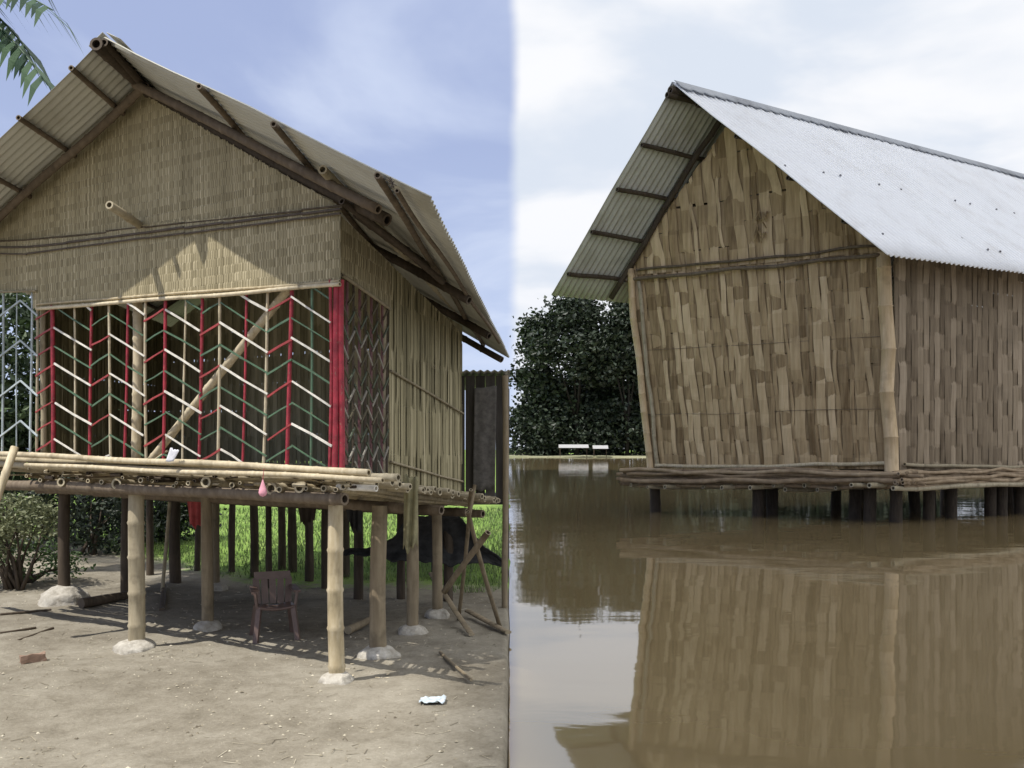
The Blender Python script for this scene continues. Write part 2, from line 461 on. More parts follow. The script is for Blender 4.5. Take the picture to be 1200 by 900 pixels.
# ================================================================== SETTING
WZ = -.05                                                   # water level; eye is 1.55 above it
WH = CAMZ - WZ
def axis(parts):
    out = []
    for a, b, s in parts:
        n = max(1, int(round((b - a) / s))); out += [a + (b - a) * i / n for i in range(n)]
    out.append(parts[-1][1]); return out
def shore(y): return -.004 * y + noise.noise(Vector((0, y * .8, 3.3))) * .004 * min(y, 30) + .012
gx = axis([(-1500, -60, 160), (-60, -14, 4), (-14, -7, .5), (-7, -.2, .065), (-.2, 0, .02), (0, .4, .04), (.4, 6, .8), (6, 60, 9), (60, 1500, 160)])
gy = axis([(-300, -5, 30), (-5, 3.5, .5), (3.5, 9, .055), (9, 13, .12), (13, 30, .6), (30, 200, 8), (200, 3000, 200)])
bm = newbm()
def gz(x, y):
    s = shore(max(y, 0))
    e = x - s
    z = 0.
    if -7.5 < x < .3 and 3 < y < 14:
        v = Vector((x, y, 0))
        z = .030 * noise.noise(v * 1.1) + .014 * noise.noise(v * 4.3) + .008 * noise.noise(v * 13) + .0035 * noise.noise(v * 34)
        z *= min(1, max(0, (-e) / .25))
    elif x < 0: z = .03 * noise.noise(Vector((x * .3, y * .3, 0)))
    if e > -.03: z += -max(0, min(1, (e + .03) / .05)) * .14 - max(0, e) * .35
    z = max(z, -1.4)
    if y > 230: z = max(z, min(1.5, -.3 + (y - 230) * .02))
    return z
g = [[bm.verts.new((x, y, gz(x, y))) for y in gy] for x in gx]
for i in range(len(gx) - 1):
    for j in range(len(gy) - 1):
        f = bm.faces.new((g[i][j], g[i + 1][j], g[i + 1][j + 1], g[i][j + 1])); f.smooth = True
struct('ground', bm, 'ground')

bm = newbm()                                                 # flood water, right of the shore
wy = axis([(-300, 0, 60), (0, 30, 1), (30, 260, 20)])
a = [bm.verts.new((shore(max(y, 0)) - .006 if y >= 0 else .01, y, WZ)) for y in wy]; b_ = [bm.verts.new((1400, y, WZ)) for y in wy]
for i in range(len(wy) - 1): face(bm, (a[i], b_[i], b_[i + 1], a[i + 1]))
struct('flood_water', bm, 'water')

bm = newbm()                                                 # low far bank
def bankf(u, v):
    x = -5 + u * 500; y = 190 + v * 60 + noise.noise(Vector((u * 30, 0, 0))) * 2
    return Vector((x if u > 0 else -5, y, -.4 + .75 * min(1, v * 8) + .3 * noise.noise(Vector((u * 90, v * 5, 1)))))
add_sheet(bm, bankf, 120, 10)
struct('far_bank', bm, 'bank', True)

bm = newbm()                                                 # unseen cloud-shaped mesh, added to keep the sun off the flooded side
H = 90; cx0 = -SUNV.x / SUNV.z
def shadow_to_blocker(gx_, gy_, h): return Vector((gx_, gy_, 0)) - SUNV * (h / -SUNV.z) * 1
rnd = random.Random(3)
def blockerf(u, v, top):
    x = -0.20 + u * 62; y = -22 + v * 95
    p = shadow_to_blocker(x, y, H)
    e = min(u * 12, 1, (1 - u) * 5, v * 6, (1 - v) * 6); e = max(0, e)
    if 0 < u: p += Vector((noise.noise(Vector((v * 9, u * 9, 5))) * .6 * min(1, u * 6), 0, 0))
    p.z += (e ** .5) * ((7 + 5 * noise.noise(Vector((u * 5, v * 7, 0))) + 2 * noise.noise(Vector((u * 14, v * 20, 0)))) if top else -1.5)
    return p
add_sheet(bm, lambda u, v: blockerf(u, v, True), 50, 60); add_sheet(bm, lambda u, v: blockerf(u, v, False), 50, 60)
bmesh.ops.remove_doubles(bm, verts=bm.verts, dist=.001)
struct('sun_blocker', bm, 'sun_blocker', True)

# ================================================================== LEFT: stilt house on dry ground
A0 = GP(160, 760); B0 = GP(395, 800); B4 = GP(513, 722)
F = Wall(A0, B0); S = Wall(B0, B4)
wdir = (B4 - B0).normalized(); udir = F.u
TILT = -.087                                                  # floor sinks slightly towards the back
def deckz(p):                                                 # underside height of the deck
    d = (Vector((p[0], p[1], 0)) - F.a).dot(-F.n); return 1.20 + TILT * d - .012 * (Vector((p[0], p[1], 0)) - F.a).dot(F.u)
H1 = thing('stilt_house', 'bamboo stilt house with red and white lattice front standing on dry ground', 'house', (F.a.x, F.a.y, 0))

# --- posts with footings
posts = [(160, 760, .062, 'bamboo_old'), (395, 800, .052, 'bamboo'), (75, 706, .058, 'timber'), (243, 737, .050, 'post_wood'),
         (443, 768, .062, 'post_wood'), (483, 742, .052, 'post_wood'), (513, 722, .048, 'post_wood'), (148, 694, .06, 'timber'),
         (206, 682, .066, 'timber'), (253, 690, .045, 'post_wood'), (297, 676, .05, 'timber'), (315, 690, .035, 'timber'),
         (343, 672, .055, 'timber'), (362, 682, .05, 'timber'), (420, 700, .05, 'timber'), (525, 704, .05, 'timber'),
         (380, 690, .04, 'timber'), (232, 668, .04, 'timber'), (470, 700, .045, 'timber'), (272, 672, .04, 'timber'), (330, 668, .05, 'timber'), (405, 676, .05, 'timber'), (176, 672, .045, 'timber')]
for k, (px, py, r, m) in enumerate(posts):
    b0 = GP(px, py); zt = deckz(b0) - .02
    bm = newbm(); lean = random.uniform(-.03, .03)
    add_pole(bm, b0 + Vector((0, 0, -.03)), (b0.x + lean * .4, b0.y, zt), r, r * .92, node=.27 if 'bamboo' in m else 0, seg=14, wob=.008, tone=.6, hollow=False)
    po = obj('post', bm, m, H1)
    if k in (0, 1, 2, 3, 4, 5, 6, 9):
        bm = newbm(); rad = r * random.uniform(2.1, 2.6)
        if k == 2: rad = .22
        prof = [(1.05, -.03), (1.0, .02), (.8, .05), (.45, .07), (.0, .075)]
        if k == 2: prof = [(1.1, -.03), (.95, .08), (.6, .14), (.3, .17), (0, .18)]
        rings = []
        for q, (rr, zz) in enumerate(prof):
            rings.append([bm.verts.new(b0 + Vector((math.cos(t_) * rr * rad * (1 + .22 * noise.noise(Vector((math.cos(t_) * 1.4, math.sin(t_) * 1.4, k)))), math.sin(t_) * rr * rad * (1 + .2 * noise.noise(Vector((math.cos(t_), k, math.sin(t_))))), zz))) for t_ in [6.2832 * i / 20 for i in range(20)]])
        for ra, rb in zip(rings, rings[1:]):
            for i in range(20): face(bm, (ra[i], ra[(i + 1) % 20], rb[(i + 1) % 20], rb[i]))
        bmesh.ops.subdivide_edges(bm, edges=bm.edges[:], cuts=2, use_grid_fill=True)
        for v in bm.verts: v.co += Vector((noise.noise(v.co * 16), noise.noise(v.co * 16 + Vector((0, 0, 9))), .8 * noise.noise(v.co * 14 + Vector((5, 0, 0))))) * .016
        obj('footing', bm, 'concrete', po, smooth=True)

# --- deck: joists, cross poles, front poles
jpx = [31, 47, 71, 104, 119, 137, 164, 178, 203, 221, 241, 272, 281, 318, 327, 351, 358, 379, 394, 402]
for k, px in enumerate(jpx):
    big = k in (2, 5, 10, 13, 15); r = random.uniform(.034, .045) if big else random.uniform(.012, .022)
    p0 = F.at(px, 560 + px * .031 + random.uniform(-3, 3), .15 + random.uniform(-.03, .02)); p1 = p0 + wdir * random.uniform(3.3, 3.6)
    p1.z = p0.z + TILT * 3.5
    bm = newbm(); add_pole(bm, p0, p1, r, seg=12, tone=.6); obj('joist', bm, 'bamboo_old' if k % 3 else 'bamboo', H1)
for k in range(60):                                          # split ends and short packing pieces under the edge poles
    px = random.uniform(-30, 430); bm = newbm(); y = 549 + px * .03 + random.uniform(-3, 11); o1 = random.uniform(.10, .16)
    a_ = F.at(px, y, o1)
    if random.random() < .5: b_ = a_ + F.u * random.uniform(.04, .13) + Vector((0, 0, random.uniform(-.004, .004)))
    else: b_ = a_ + wdir * .5
    add_pole(bm, a_, b_, random.uniform(.006, .016), seg=7, node=0, tone=random.random()); obj('packing_piece', bm, random.choice(['bamboo', 'bamboo_old', 'bamboo_brown', 'timber']), H1)
def front_pole(pxa, ya, pxb, yb, off, r, m, name='edge_pole', tone=None):
    bm = newbm(); add_pole(bm, F.at(pxa, ya, off), F.at(pxb, yb, off), r, seg=12, tone=tone); return obj(name, bm, m, H1)
front_pole(-70, 529, 432, 553, .17, .022, 'bamboo', tone=.8)
front_pole(-70, 541, 468, 560, .13, .024, 'bamboo_old', tone=.8)
front_pole(30, 545, 448, 562, .19, .017, 'bamboo', tone=.8)
front_pole(-70, 534, 300, 548, .10, .02, 'bamboo_old')
front_pole(-90, 563, 404, 585, .10, .040, 'bamboo_brown', 'floor_beam', tone=.6)
bm = newbm(); q0 = F.at(441, 571, .1); add_pole(bm, F.at(396, 570, .1), q0, .02, seg=12, tone=.95); obj('edge_pole', bm, 'white', H1)
bm = newbm()                                                  # the deck itself: poles side by side
y_ = .06
while y_ < 3.45:
    r = random.uniform(.018, .026); l0 = -2.35 + random.uniform(-.1, .1); l1 = 2.02 + .12 + random.uniform(0, .25) + .05 * y_
    o0 = F.a + wdir * y_
    p0 = o0 + F.u * l0; p1 = o0 + F.u * l1
    p0.z = 1.345 + TILT * y_ - .012 * l0; p1.z = 1.325 + TILT * y_ - .012 * l1
    add_pole(bm, p0, p1, r, seg=8, node=.3, wob=.01); y_ += r * 2.15
obj('floor_deck', bm, 'bamboo_old', H1)
for y_ in (.9, 1.8, 2.7, 3.35):                               # beams under the joists
    bm = newbm(); p0 = F.a + wdir * y_ + F.u * -2.3; p1 = F.a + wdir * y_ + F.u * 2.25
    p0.z = 1.19 + TILT * y_; p1.z = 1.16 + TILT * y_; add_pole(bm, p0, p1, .04, seg=10); obj('floor_beam', bm, 'bamboo_brown', H1)

# --- facade: two woven reed panels
gl = [F.pix(-60, 297), F.pix(155, 103), F.pix(400, 243)]
topf = interp(gl); aL = F.pix(-60, 300)[0]; aR = F.pix(401, 300)[0]
mid = interp([F.pix(-60, 290), F.pix(100, 279), F.pix(180, 264), F.pix(400, 245)])
bm = newbm(); weave(bm, F, topf, lambda a: mid(a) - .02, aL, aR, .0115, .055, .0018, off=0, jit=.03, period=2, step=1, gap=.30, irr=.3, rag=.01, seed=1)
obj('gable_panel', bm, 'reed', H1)
botf = interp([F.pix(-60, 342), F.pix(40, 340), F.pix(41, 362), F.pix(395, 336)])
bm = newbm(); weave(bm, F, lambda a: mid(a) + .01, botf, aL, aR, .0125, .06, .0018, off=.015, jit=.03, period=2, step=1, gap=.30, irr=.3, rag=.012, seed=2)
obj('lintel_panel', bm, 'reed', H1)
for ya, yb, off, r, m in ((290, 245, .025, .009, 'wire'), (297, 250, .03, .007, 'wire'), (282, 241, .02, .006, 'bamboo_brown')):
    bm = newbm(); pts = [F.at(x, ya + (yb - ya) * min(1, max(0, (x - 30)) / 370) , off) for x in range(-60, 401, 46)]
    for p, q in zip(pts, pts[1:]): add_pole(bm, p, q, r, node=0, seg=6, wob=.004, tone=.2, hollow=False)
    obj('tie_rail', bm, m, H1)
bm = newbm(); add_pole(bm, F.at(43, 362, .03), F.at(398, 334, .03), .014, seg=10, tone=.95); obj('sill_pole', bm, 'bamboo', H1)
bm = newbm(); add_pole(bm, F.at(43, 357, .02), F.at(398, 329, .02), .010, seg=10, tone=.6); obj('sill_pole', bm, 'bamboo', H1)
bm = newbm(); add_pole(bm, F.at(-60, 343, .03), F.at(42, 341, .03), .010, seg=10, tone=.4); obj('sill_pole', bm, 'bamboo_old', H1)

# --- lattice window
LW = newbm(); MI = {'white': 0, 'green': 1, 'darkred': 2, 'bluewhite': 3}
def slat(x0, y0, x1, y1, c, off=.02, w=.017, bm_=None):
    j = lambda k=1.: random.uniform(-k, k)
    a1_, b1_ = F.at(x0 + j(), y0 + j(), off + j(.006)), F.at(x1 + j(), y1 + j(), off + j(.006)); m1_ = (a1_ + b1_) / 2 + Vector((0, 0, j(.006))); w *= random.uniform(.75, 1.2); tn = random.random()
    add_box(bm_ or LW, a1_, m1_, w, .008, tone=tn, mi=MI[c], up=F.n); add_box(bm_ or LW, m1_, b1_, w * random.uniform(.85, 1.1), .008, tone=tn, mi=MI[c], up=F.n)
def ytop(x): return 361 - (x - 45) * .0735
def ybot(x): return 533 + x * .034
def clipslat(x0, y0, x1, y1, c, off=.02, w=.017):
    if y0 > ybot(x0) - 1 and y1 > ybot(x1) - 1: return
    if y0 < ytop(x0) and y1 < ytop(x1): return
    def cl(xa, ya, xb, yb):
        for fn, s in ((ytop, 1), (ybot, -1)):
            da, db = (ya - fn(xa)) * s, (yb - fn(xb)) * s
            if da < 0 < db: t = da / (da - db); xa, ya = xa + (xb - xa) * t, ya + (yb - ya) * t
        return xa, ya
    a_ = cl(x0, y0, x1, y1); b__ = cl(x1, y1, x0, y0); slat(*a_, *b__, c, off, w)
longs = [(64, 107, 383, 44), (128, 169, 392, 47), (193, 235, 361, 49), (258, 313, 379, 49), (342, 388, 347, 50)]
shorts = [(42, 63), (107, 128), (169, 193), (235, 258), (313, 342)]
for (x0, x1, y0, sp) in longs:
    dy = (x1 - x0) * (.62 if x0 < 300 else .62)
    for k in range(-1, 6):
        j = random.uniform(-1.5, 1.5)
        clipslat(x0, y0 + k * sp + j, x1, y0 + k * sp + dy + j + random.uniform(-1.5, 1.5), 'white', .024, .0135)
        clipslat(x0, y0 + (k + .5) * sp + j, x1, y0 + (k + .5) * sp + dy, 'green', .012, .011)
for n_, (x0, x1) in enumerate(shorts):
    y0, sp = longs[n_][2] if n_ < 5 else 0, longs[n_][3]
    dy = (x1 - x0) * .62
    for k in range(-1, 6):
        yy = y0 + k * sp
        clipslat(x0, yy + dy, x1, yy, 'darkred' if n_ != 1 else ('darkred' if k < 3 else 'white'), .016, .014)
        clipslat(x0, yy + sp * .5 + dy, x1, yy + sp * .5, 'green' if n_ else 'darkred', .01, .012)
win = obj('lattice_window', LW, ['white', 'green', 'darkred', 'bluewhite'], H1)
vbars = [(62, 'red', .017, 0), (87, 'bamboo', .009, 1), (107, 'red', .012, -2), (128, 'bamboo', .011, 2), (150, 'red', .011, -4), (171, 'bamboo', .011, 0), (193, 'red', .013, -2),
         (218, 'bamboo', .008, -4), (237, 'red', .012, -4), (258, 'bamboo', .011, -2), (289, 'red', .009, -5), (314, 'bamboo', .010, -5), (341, 'red', .014, -5), (366, 'green', .009, -2)]
for px, m, r, dx in vbars:
    bm = newbm(); add_pole(bm, F.at(px, ytop(px) - 2, .004), F.at(px + dx, ybot(px) + 2, .004), r, node=.35 if m == 'bamboo' else 0, seg=8, wob=.004, tone=.8, hollow=False)
    obj('upright_bar', bm, m, win)
# left window with pale slats
bm = newbm()
for k in range(-1, 5):
    y0 = 352 + k * 47
    for (xa, ya, xb, yb) in ((-26, y0 + 2, -10, y0 + 26), (-10, y0 + 26, 24, y0), (24, y0, 44, y0 + 18)):
        if min(ya, yb) > 343 and max(ya, yb) < 535:
            add_box(bm, F.at(xa, ya, .02), F.at(xb, yb, .02), .014, .008, mi=0, up=F.n)
w2 = obj('lattice_window', bm, ['bluewhite'], H1)
for px, r in ((-26, .01), (4, .010), (37, .010), (44, .012), (20, .006)):
    bm = newbm(); add_pole(bm, F.at(px, 342, .004), F.at(px - 1, 534, .004), r, node=0, seg=8, wob=.003, tone=.8, hollow=False); obj('upright_bar', bm, 'bluewhite' if px != 44 else 'bamboo_old', w2)
# corner bundle of red poles
for px0, px1, r, off in ((388, 386, .011, .02), (394, 393, .020, .0), (401, 400, .019, -.02)):
    bm = newbm(); add_pole(bm, F.at(px0, 328, off), F.at(px1, 549, off), r, node=0, seg=12, wob=.006, tone=.8, hollow=False); obj('corner_pole', bm, 'red', H1)
# inner posts and brace
for x, y0, y1, off, r, m in ((51, 360, 531, -.06, .022, 'bamboo_old'), (160, 350, 542, -.10, .036, 'bamboo')):
    bm = newbm(); add_pole(bm, F.at(x, y0, off), F.at(x - 1, y1, off), r, seg=12, tone=.75, node=.2); obj('inner_post', bm, m, H1)
bm = newbm(); add_pole(bm, F.at(338, 338, -.12), F.at(176, 540, -.12), .030, seg=12, tone=.85); obj('brace', bm, 'bamboo', H1)
bm = newbm(); add_pole(bm, F.at(196, 528, .0), F.at(174, 543, -.05), .008, seg=6, tone=.85); obj('brace', bm, 'bamboo', H1)
# beam sticking out of the gable
t0 = F.at(170, 268, -.3); t1 = F.at(165, 264); tip = t1 + Vector((.02, -1, .03)).normalized() * .0
tip = U3(127, 240, t1.y - .42)
bm = newbm(); add_pole(bm, t1 + (t1 - tip) * 1.2, tip, .030, seg=14, node=.25, tone=.5); obj('floor_beam', bm, 'bamboo_old', H1)['label'] = 'bamboo beam end sticking out of the gable'

# --- side wall (right side, in shade)
sa = lambda px, py: S.pix(px, py)
D_c = S.a
topS = interp([(0, 3.02), (3.35, 2.66)]); baseS = interp([sa(402, 549), sa(540, 580)])
aw0 = sa(455, 500)[0]; aw1 = sa(540, 500)[0]
bm = newbm(); weave(bm, S, lambda a: topS(a), lambda a: baseS(a), aw0, aw1, .055, .40, .006, period=4, step=1, gap=.18, irr=.35, rag=.0, seed=5)
obj('side_wall', bm, 'strip', H1)
lowS = interp([sa(402, 322), sa(458, 362)])
bm = newbm(); weave(bm, S, lambda a: topS(a), lambda a: lowS(a), .02, aw0 + .03, .022, .09, .0035, off=.008, period=2, gap=.2, irr=.2, seed=6)
obj('side_panel', bm, 'reed', H1)
bm = newbm(); add_pole(bm, S.at(402, 322, .02), S.at(458, 362, .02), .012, seg=8, tone=.5); obj('sill_pole', bm, 'bamboo_old', H1)
# side lattice
bm = newbm(); zt = lambda a: lowS(a)
n_ = 8
for i in range(n_ + 1):
    a_ = .05 + (aw0 - .08) * i / n_
    add_box(bm, S.P(a_, baseS(a_) + .03, .0), S.P(a_ + .01, lowS(a_), .0), .026 if i % 2 else .016, .012, mi=2 if i % 2 else 3, up=S.n)
for i in range(n_):
    a_ = .05 + (aw0 - .08) * i / n_; b1 = .05 + (aw0 - .08) * (i + 1) / n_; sgn = 1 if i % 2 else -1
    for k in range(9):
        z = 1.42 + k * .13
        za, zb = z, z + sgn * .10
        if max(za, zb) < lowS(b1): add_box(bm, S.P(a_, za, .012), S.P(b1, zb, .012), .016, .008, mi=(0, 1, 4)[k % 3], up=S.n)
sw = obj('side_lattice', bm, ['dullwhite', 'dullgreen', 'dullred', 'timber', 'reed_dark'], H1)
for a_, r in ((aw0 - .01, .03), (aw1, .03)):
    bm = newbm(); add_pole(bm, S.P(a_, baseS(a_) - .1, -.03), S.P(a_, topS(a_), -.03), r, seg=10); obj('wall_post', bm, 'bamboo_old', H1)
for f_ in (.08, .5):
    bm = newbm(); pz = [(a_, baseS(a_) + f_ * (topS(a_) - baseS(a_))) for a_ in (aw0, aw1)]
    add_pole(bm, S.P(pz[0][0], pz[0][1], .02), S.P(pz[1][0], pz[1][1], .02), .010, seg=8); obj('wall_rail', bm, 'bamboo_old', H1)
# back and left walls (seen dimly through the lattice)
RB = F.a + F.u * 2.02 + wdir * 3.3; LB = F.a + F.u * -2.3 + wdir * 3.3; LF = F.a + F.u * -2.3
BW = Wall(LB, RB)
if (BW.ab(RB)[0]) < 0: BW.u = -BW.u
lenb = BW.ab(RB)[0]
bm = newbm(); weave(bm, BW, interp([(0, 3.0), (lenb / 2, 4.0), (lenb, 2.72)]), lambda a: 1.06, 0, lenb, .06, .3, .006, period=3, gap=.03, irr=.1, seed=8)
obj('back_wall', bm, 'room_strip', H1)
LWl = Wall(LF, LB); ll = LWl.ab(LB)[0]
bm = newbm(); weave(bm, LWl, interp([(0, 3.32), (ll, 3.0)]), interp([(0, 1.36), (ll, 1.06)]), 1.0 if ll > 0 else ll, ll if ll > 0 else 0, .06, .3, .006, period=3, gap=.12, irr=.3, seed=9)
obj('side_wall', bm, 'strip', H1)

# --- roof
R0 = U3(122, 44, 6.30); E0 = U3(504, 231, 4.90); E1 = U3(597, 419, 10.2)
back = E1 - E0; R1 = R0 + back * 1.02
pL = Vector((R0.x, R0.y, 0)) - F.u * 2.75; LE0 = Vector((pL.x, pL.y, 3.20)); LE1 = LE0 + back * 1.02
def rpt(s, t, d=0, side='R'):                                # point on slope: s along the ridge, t from ridge to eave
    a_, b_, c_, e_ = (R0, R1, E0, E1) if side == 'R' else (R0, R1, LE0, LE1)
    p = a_.lerp(b_, s).lerp(c_.lerp(e_, s), t); n = (c_ - a_).cross(b_ - a_).normalized()
    if n.z < 0: n = -n
    return p - n * d
for side, (a_, b_) in (('R', (E0, E1)), ('L', (LE0, LE1))):
    bm = newbm(); corrugated(bm, R0, R1, a_, b_, .072, .010, rows=8, sag=.02)
    ro = obj('roof', bm, 'tin', H1); ro['label'] = 'corrugated tin roof slope'; solidify(ro, .004)
bm = newbm()
for side in 'LR':
    add_sheet(bm, lambda u, v: rpt(u, v * .055, -.03, side) + Vector((0, 0, .01)), 30, 2)
rc = obj('ridge_cap', bm, 'tin', H1); solidify(rc, .004)
for side, ts in (('R', (.37, .60, .885)), ('L', (.12, .34, .56, .77, .97))):
    for t in ts:
        bm = newbm(); add_pole(bm, rpt(-.012 if t < .9 else -.002, t, .032, side), rpt(.99, t, .032, side), .020 if t < .9 else .014, seg=10, tone=.4)
        obj('purlin', bm, 'bamboo_brown', H1)
for side in 'RL':
    for s, r, d, m in ((.143, .042, .082, 'timber'), (.10, .032, .085, 'bamboo_brown'), (.42, .035, .08, 'timber'), (.70, .035, .08, 'timber'), (.96, .035, .08, 'timber')):
        bm = newbm(); add_pole(bm, rpt(s, -.0, d, side), rpt(s, .84 if side == 'R' and s < .3 else (.97 if side == 'L' else .99), d, side), r, seg=12, tone=.4); obj('rafter', bm, m, H1)
bm = newbm(); add_pole(bm, rpt(-.006, .0, .07), rpt(.99, .0, .07), .045, seg=14, tone=.3); obj('ridge_pole', bm, 'timber', H1)
bm = newbm(); add_pole(bm, rpt(.0, .012, .03, 'R'), rpt(.30, .02, .12, 'R'), .03, seg=14, tone=.3, node=0); obj('ridge_pole', bm, 'timber', H1)
# eave plate along the side wall with a cut end, loose poles under the eave
bm = newbm(); p0 = U3(378, 199, 5.75); add_pole(bm, p0, p0 + wdir * 3.9 + Vector((0, 0, -.42)), .030, seg=14, tone=.8); obj('wall_plate', bm, 'bamboo_old', H1)
for a_, b_, r, m in ((U3(400, 236, 5.9), U3(520, 330, 6.9), .024, 'timber'), (U3(465, 222, 5.0), U3(586, 402, 8.9), .014, 'bamboo_brown'),
                     (U3(418, 252, 6.1), U3(500, 312, 7.2), .03, 'timber')):
    bm = newbm(); add_pole(bm, a_, b_, r, seg=10, tone=.5); obj('eave_pole', bm, m, H1)
bm = newbm()
for _ in range(9):
    c = U3(459, 214, 4.95); d = Vector((random.gauss(0, 1), random.gauss(0, 1), random.gauss(0, 1))).normalized() * .03
    add_pole(bm, c - d, c + d, .003, node=0, seg=5, hollow=False, wob=.001)
obj('lashing', bm, 'wire', H1)

# --- things on and under the house
def cloth(name, label, cat, corners, m, fold=.02, nu=14, nv=16, thick=.004, seed=0, waves=3.):
    p00, p10, p01, p11 = [Vector(c) for c in corners]; nrm = (p10 - p00).cross(p01 - p00).normalized()
    bm = newbm(); c = (p00 + p10) / 2
    def fn(u, v):
        p = p00.lerp(p10, u).lerp(p01.lerp(p11, u), v)
        return p + nrm * (fold * math.sin(u * waves * 6.28 + seed + v * 1.5) * (.4 + v * .6)) + Vector((0, 0, 1)) * fold * noise.noise(Vector((u * 4, v * .1, seed)))* (1 + 2 * v)
    add_sheet(bm, fn, nu, nv); o = obj(name, bm, m, at=c, smooth=True); solidify(o, thick); return tag(o, label, cat)
cloth('red_cloth', 'dull red cloth hanging below the deck of the lattice fronted house', 'cloth', (U3(219, 583, 8.3), U3(243, 583, 8.3), U3(222, 617, 8.3), U3(240, 615, 8.3)), 'redcloth', .02)
cloth('hanging_rag', 'faded yellow cloth draped over a post at the deck corner', 'cloth', (U3(474, 557, 6.6), U3(490, 560, 6.6), U3(472, 645, 6.6), U3(489, 640, 6.6)), 'yellowcloth', .025, waves=2)
cloth('white_rag', 'small white rag sticking up at the foot of the lattice', 'rag', (U3(194, 541, 6.5), U3(203, 541, 6.5), U3(200, 525, 6.52), U3(210, 528, 6.5)), 'whitecloth', .006, 6, 6)
cloth('dark_rag', 'black cloth hanging from the deck behind the front corner post', 'cloth', (U3(404, 590, 7.6), U3(424, 590, 7.6), U3(408, 614, 7.6), U3(423, 626, 7.6)), 'darkcloth', .03)
cloth('dark_rag', 'narrow grey brown cloth hanging between the middle posts', 'cloth', (U3(348, 585, 9.2), U3(372, 585, 9.2), U3(352, 615, 9.2), U3(368, 610, 9.2)), 'timber', .02)
# pink teardrop charm
bm = newbm(); c = F.at(308, 572, .26)
prof = [(0, .062), (.006, .045), (.014, .02), (.024, -.008), (.028, -.03), (.02, -.048), (0, -.056)]
rings = [[bm.verts.new(c + Vector((math.cos(6.2832 * i / 14) * rr, math.sin(6.2832 * i / 14) * rr * .5, zz))) for i in range(14)] for rr, zz in prof]
for ra, rb in zip(rings, rings[1:]):
    for i in range(14): face(bm, (ra[i], ra[(i + 1) % 14], rb[(i + 1) % 14], rb[i]))
ch = thing('charm', 'pink teardrop ornament hanging from the front deck pole', 'ornament', c)
obj('drop', bm, 'pink', ch, smooth=True)
bm = newbm(); add_pole(bm, c + Vector((0, .0, .055)), c + Vector((0, .03, .125)), .0022, node=0, seg=6, hollow=False, wob=.001); obj('cord', bm, 'darkred', ch)
# leaning pole at left
bm = newbm(); add_pole(bm, F.at(-8, 596, .5), F.at(17, 524, .3), .030, seg=14, node=.22, tone=.8)
tag(obj('bamboo_pole', bm, 'bamboo', at=F.at(-8, 596, .5)), 'short thick bamboo pole leaning on the left end of the front deck', 'pole')
# dark hammock-like sheet under the house
bm = newbm()
topc = interp([(398, 645), (405, 644), (440, 641), (462, 630), (474, 610), (488, 606), (505, 604), (522, 602), (540, 606), (552, 622), (566, 640), (592, 656)])
botc = interp([(398, 646), (410, 650), (470, 657), (520, 661), (560, 661), (592, 662)])
def hm(u, v):
    px = 398 + u * 194; y = topc(px) + 2.5 * noise.noise(Vector((u * 22, 0, 0))) + (botc(px) + 5 * noise.noise(Vector((u * 14, 5, 0))) - topc(px)) * v
    return U3(px, y, 8.9 + .4 * u + .18 * math.sin(v * math.pi) * math.sin(u * math.pi) + .05 * noise.noise(Vector((u * 20, v * 5, 0))))
add_sheet(bm, hm, 50, 10); c = hm(.5, .5)
o = obj('hammock', bm, 'darkcloth', at=c, smooth=True); solidify(o, .01); tag(o, 'black hammock slung between the posts under the house', 'hammock')
# plastic chair
def chair():
    s = .60; c = GP(322, 747); t = thing('plastic_chair', 'brown plastic armchair standing in the shade under the house', 'chair', c)
    rot = Matrix.Rotation(R(200), 3, 'Z')
    def T(x, y, z): return c + rot @ Vector((x * s, y * s, z * s))
    bm = newbm(); add_sheet(bm, lambda u, v: T(-.24 + .48 * u, -.22 + .46 * v, .42 - .03 * math.sin(u * math.pi) + .02 * v), 10, 8)
    o = obj('seat', bm, 'plastic', t, smooth=True); solidify(o, .02)
    bm = newbm()
    for i in range(5):
        u = i / 4; x = -.2 + .4 * u; add_box(bm, T(x, -.23, .42), T(x * 1.1, -.33, .76 + .04 * math.sin(u * math.pi)), .085 * s, .012, up=rot @ Vector((0, 1, .2)))
    add_box(bm, T(-.24, -.33, .79), T(.24, -.33, .79), .10 * s, .02, up=rot @ Vector((0, 1, .2)))
    obj('backrest', bm, 'plastic', t)
    for sx_ in (-1, 1):
        for sy_ in (-1, 1):
            bm = newbm(); add_box(bm, T(sx_ * .22, sy_ * .2, .42), T(sx_ * .27, sy_ * .27, -.01), .085 * s, .06 * s); obj('leg', bm, 'plastic', t)
        bm = newbm(); add_box(bm, T(sx_ * .26, -.30, .64), T(sx_ * .27, .2, .63), .09 * s, .02, up=(0, 0, 1)); add_box(bm, T(sx_ * .27, .2, .63), T(sx_ * .24, .2, .42), .05 * s, .018)
        obj('armrest', bm, 'plastic', t)
chair()
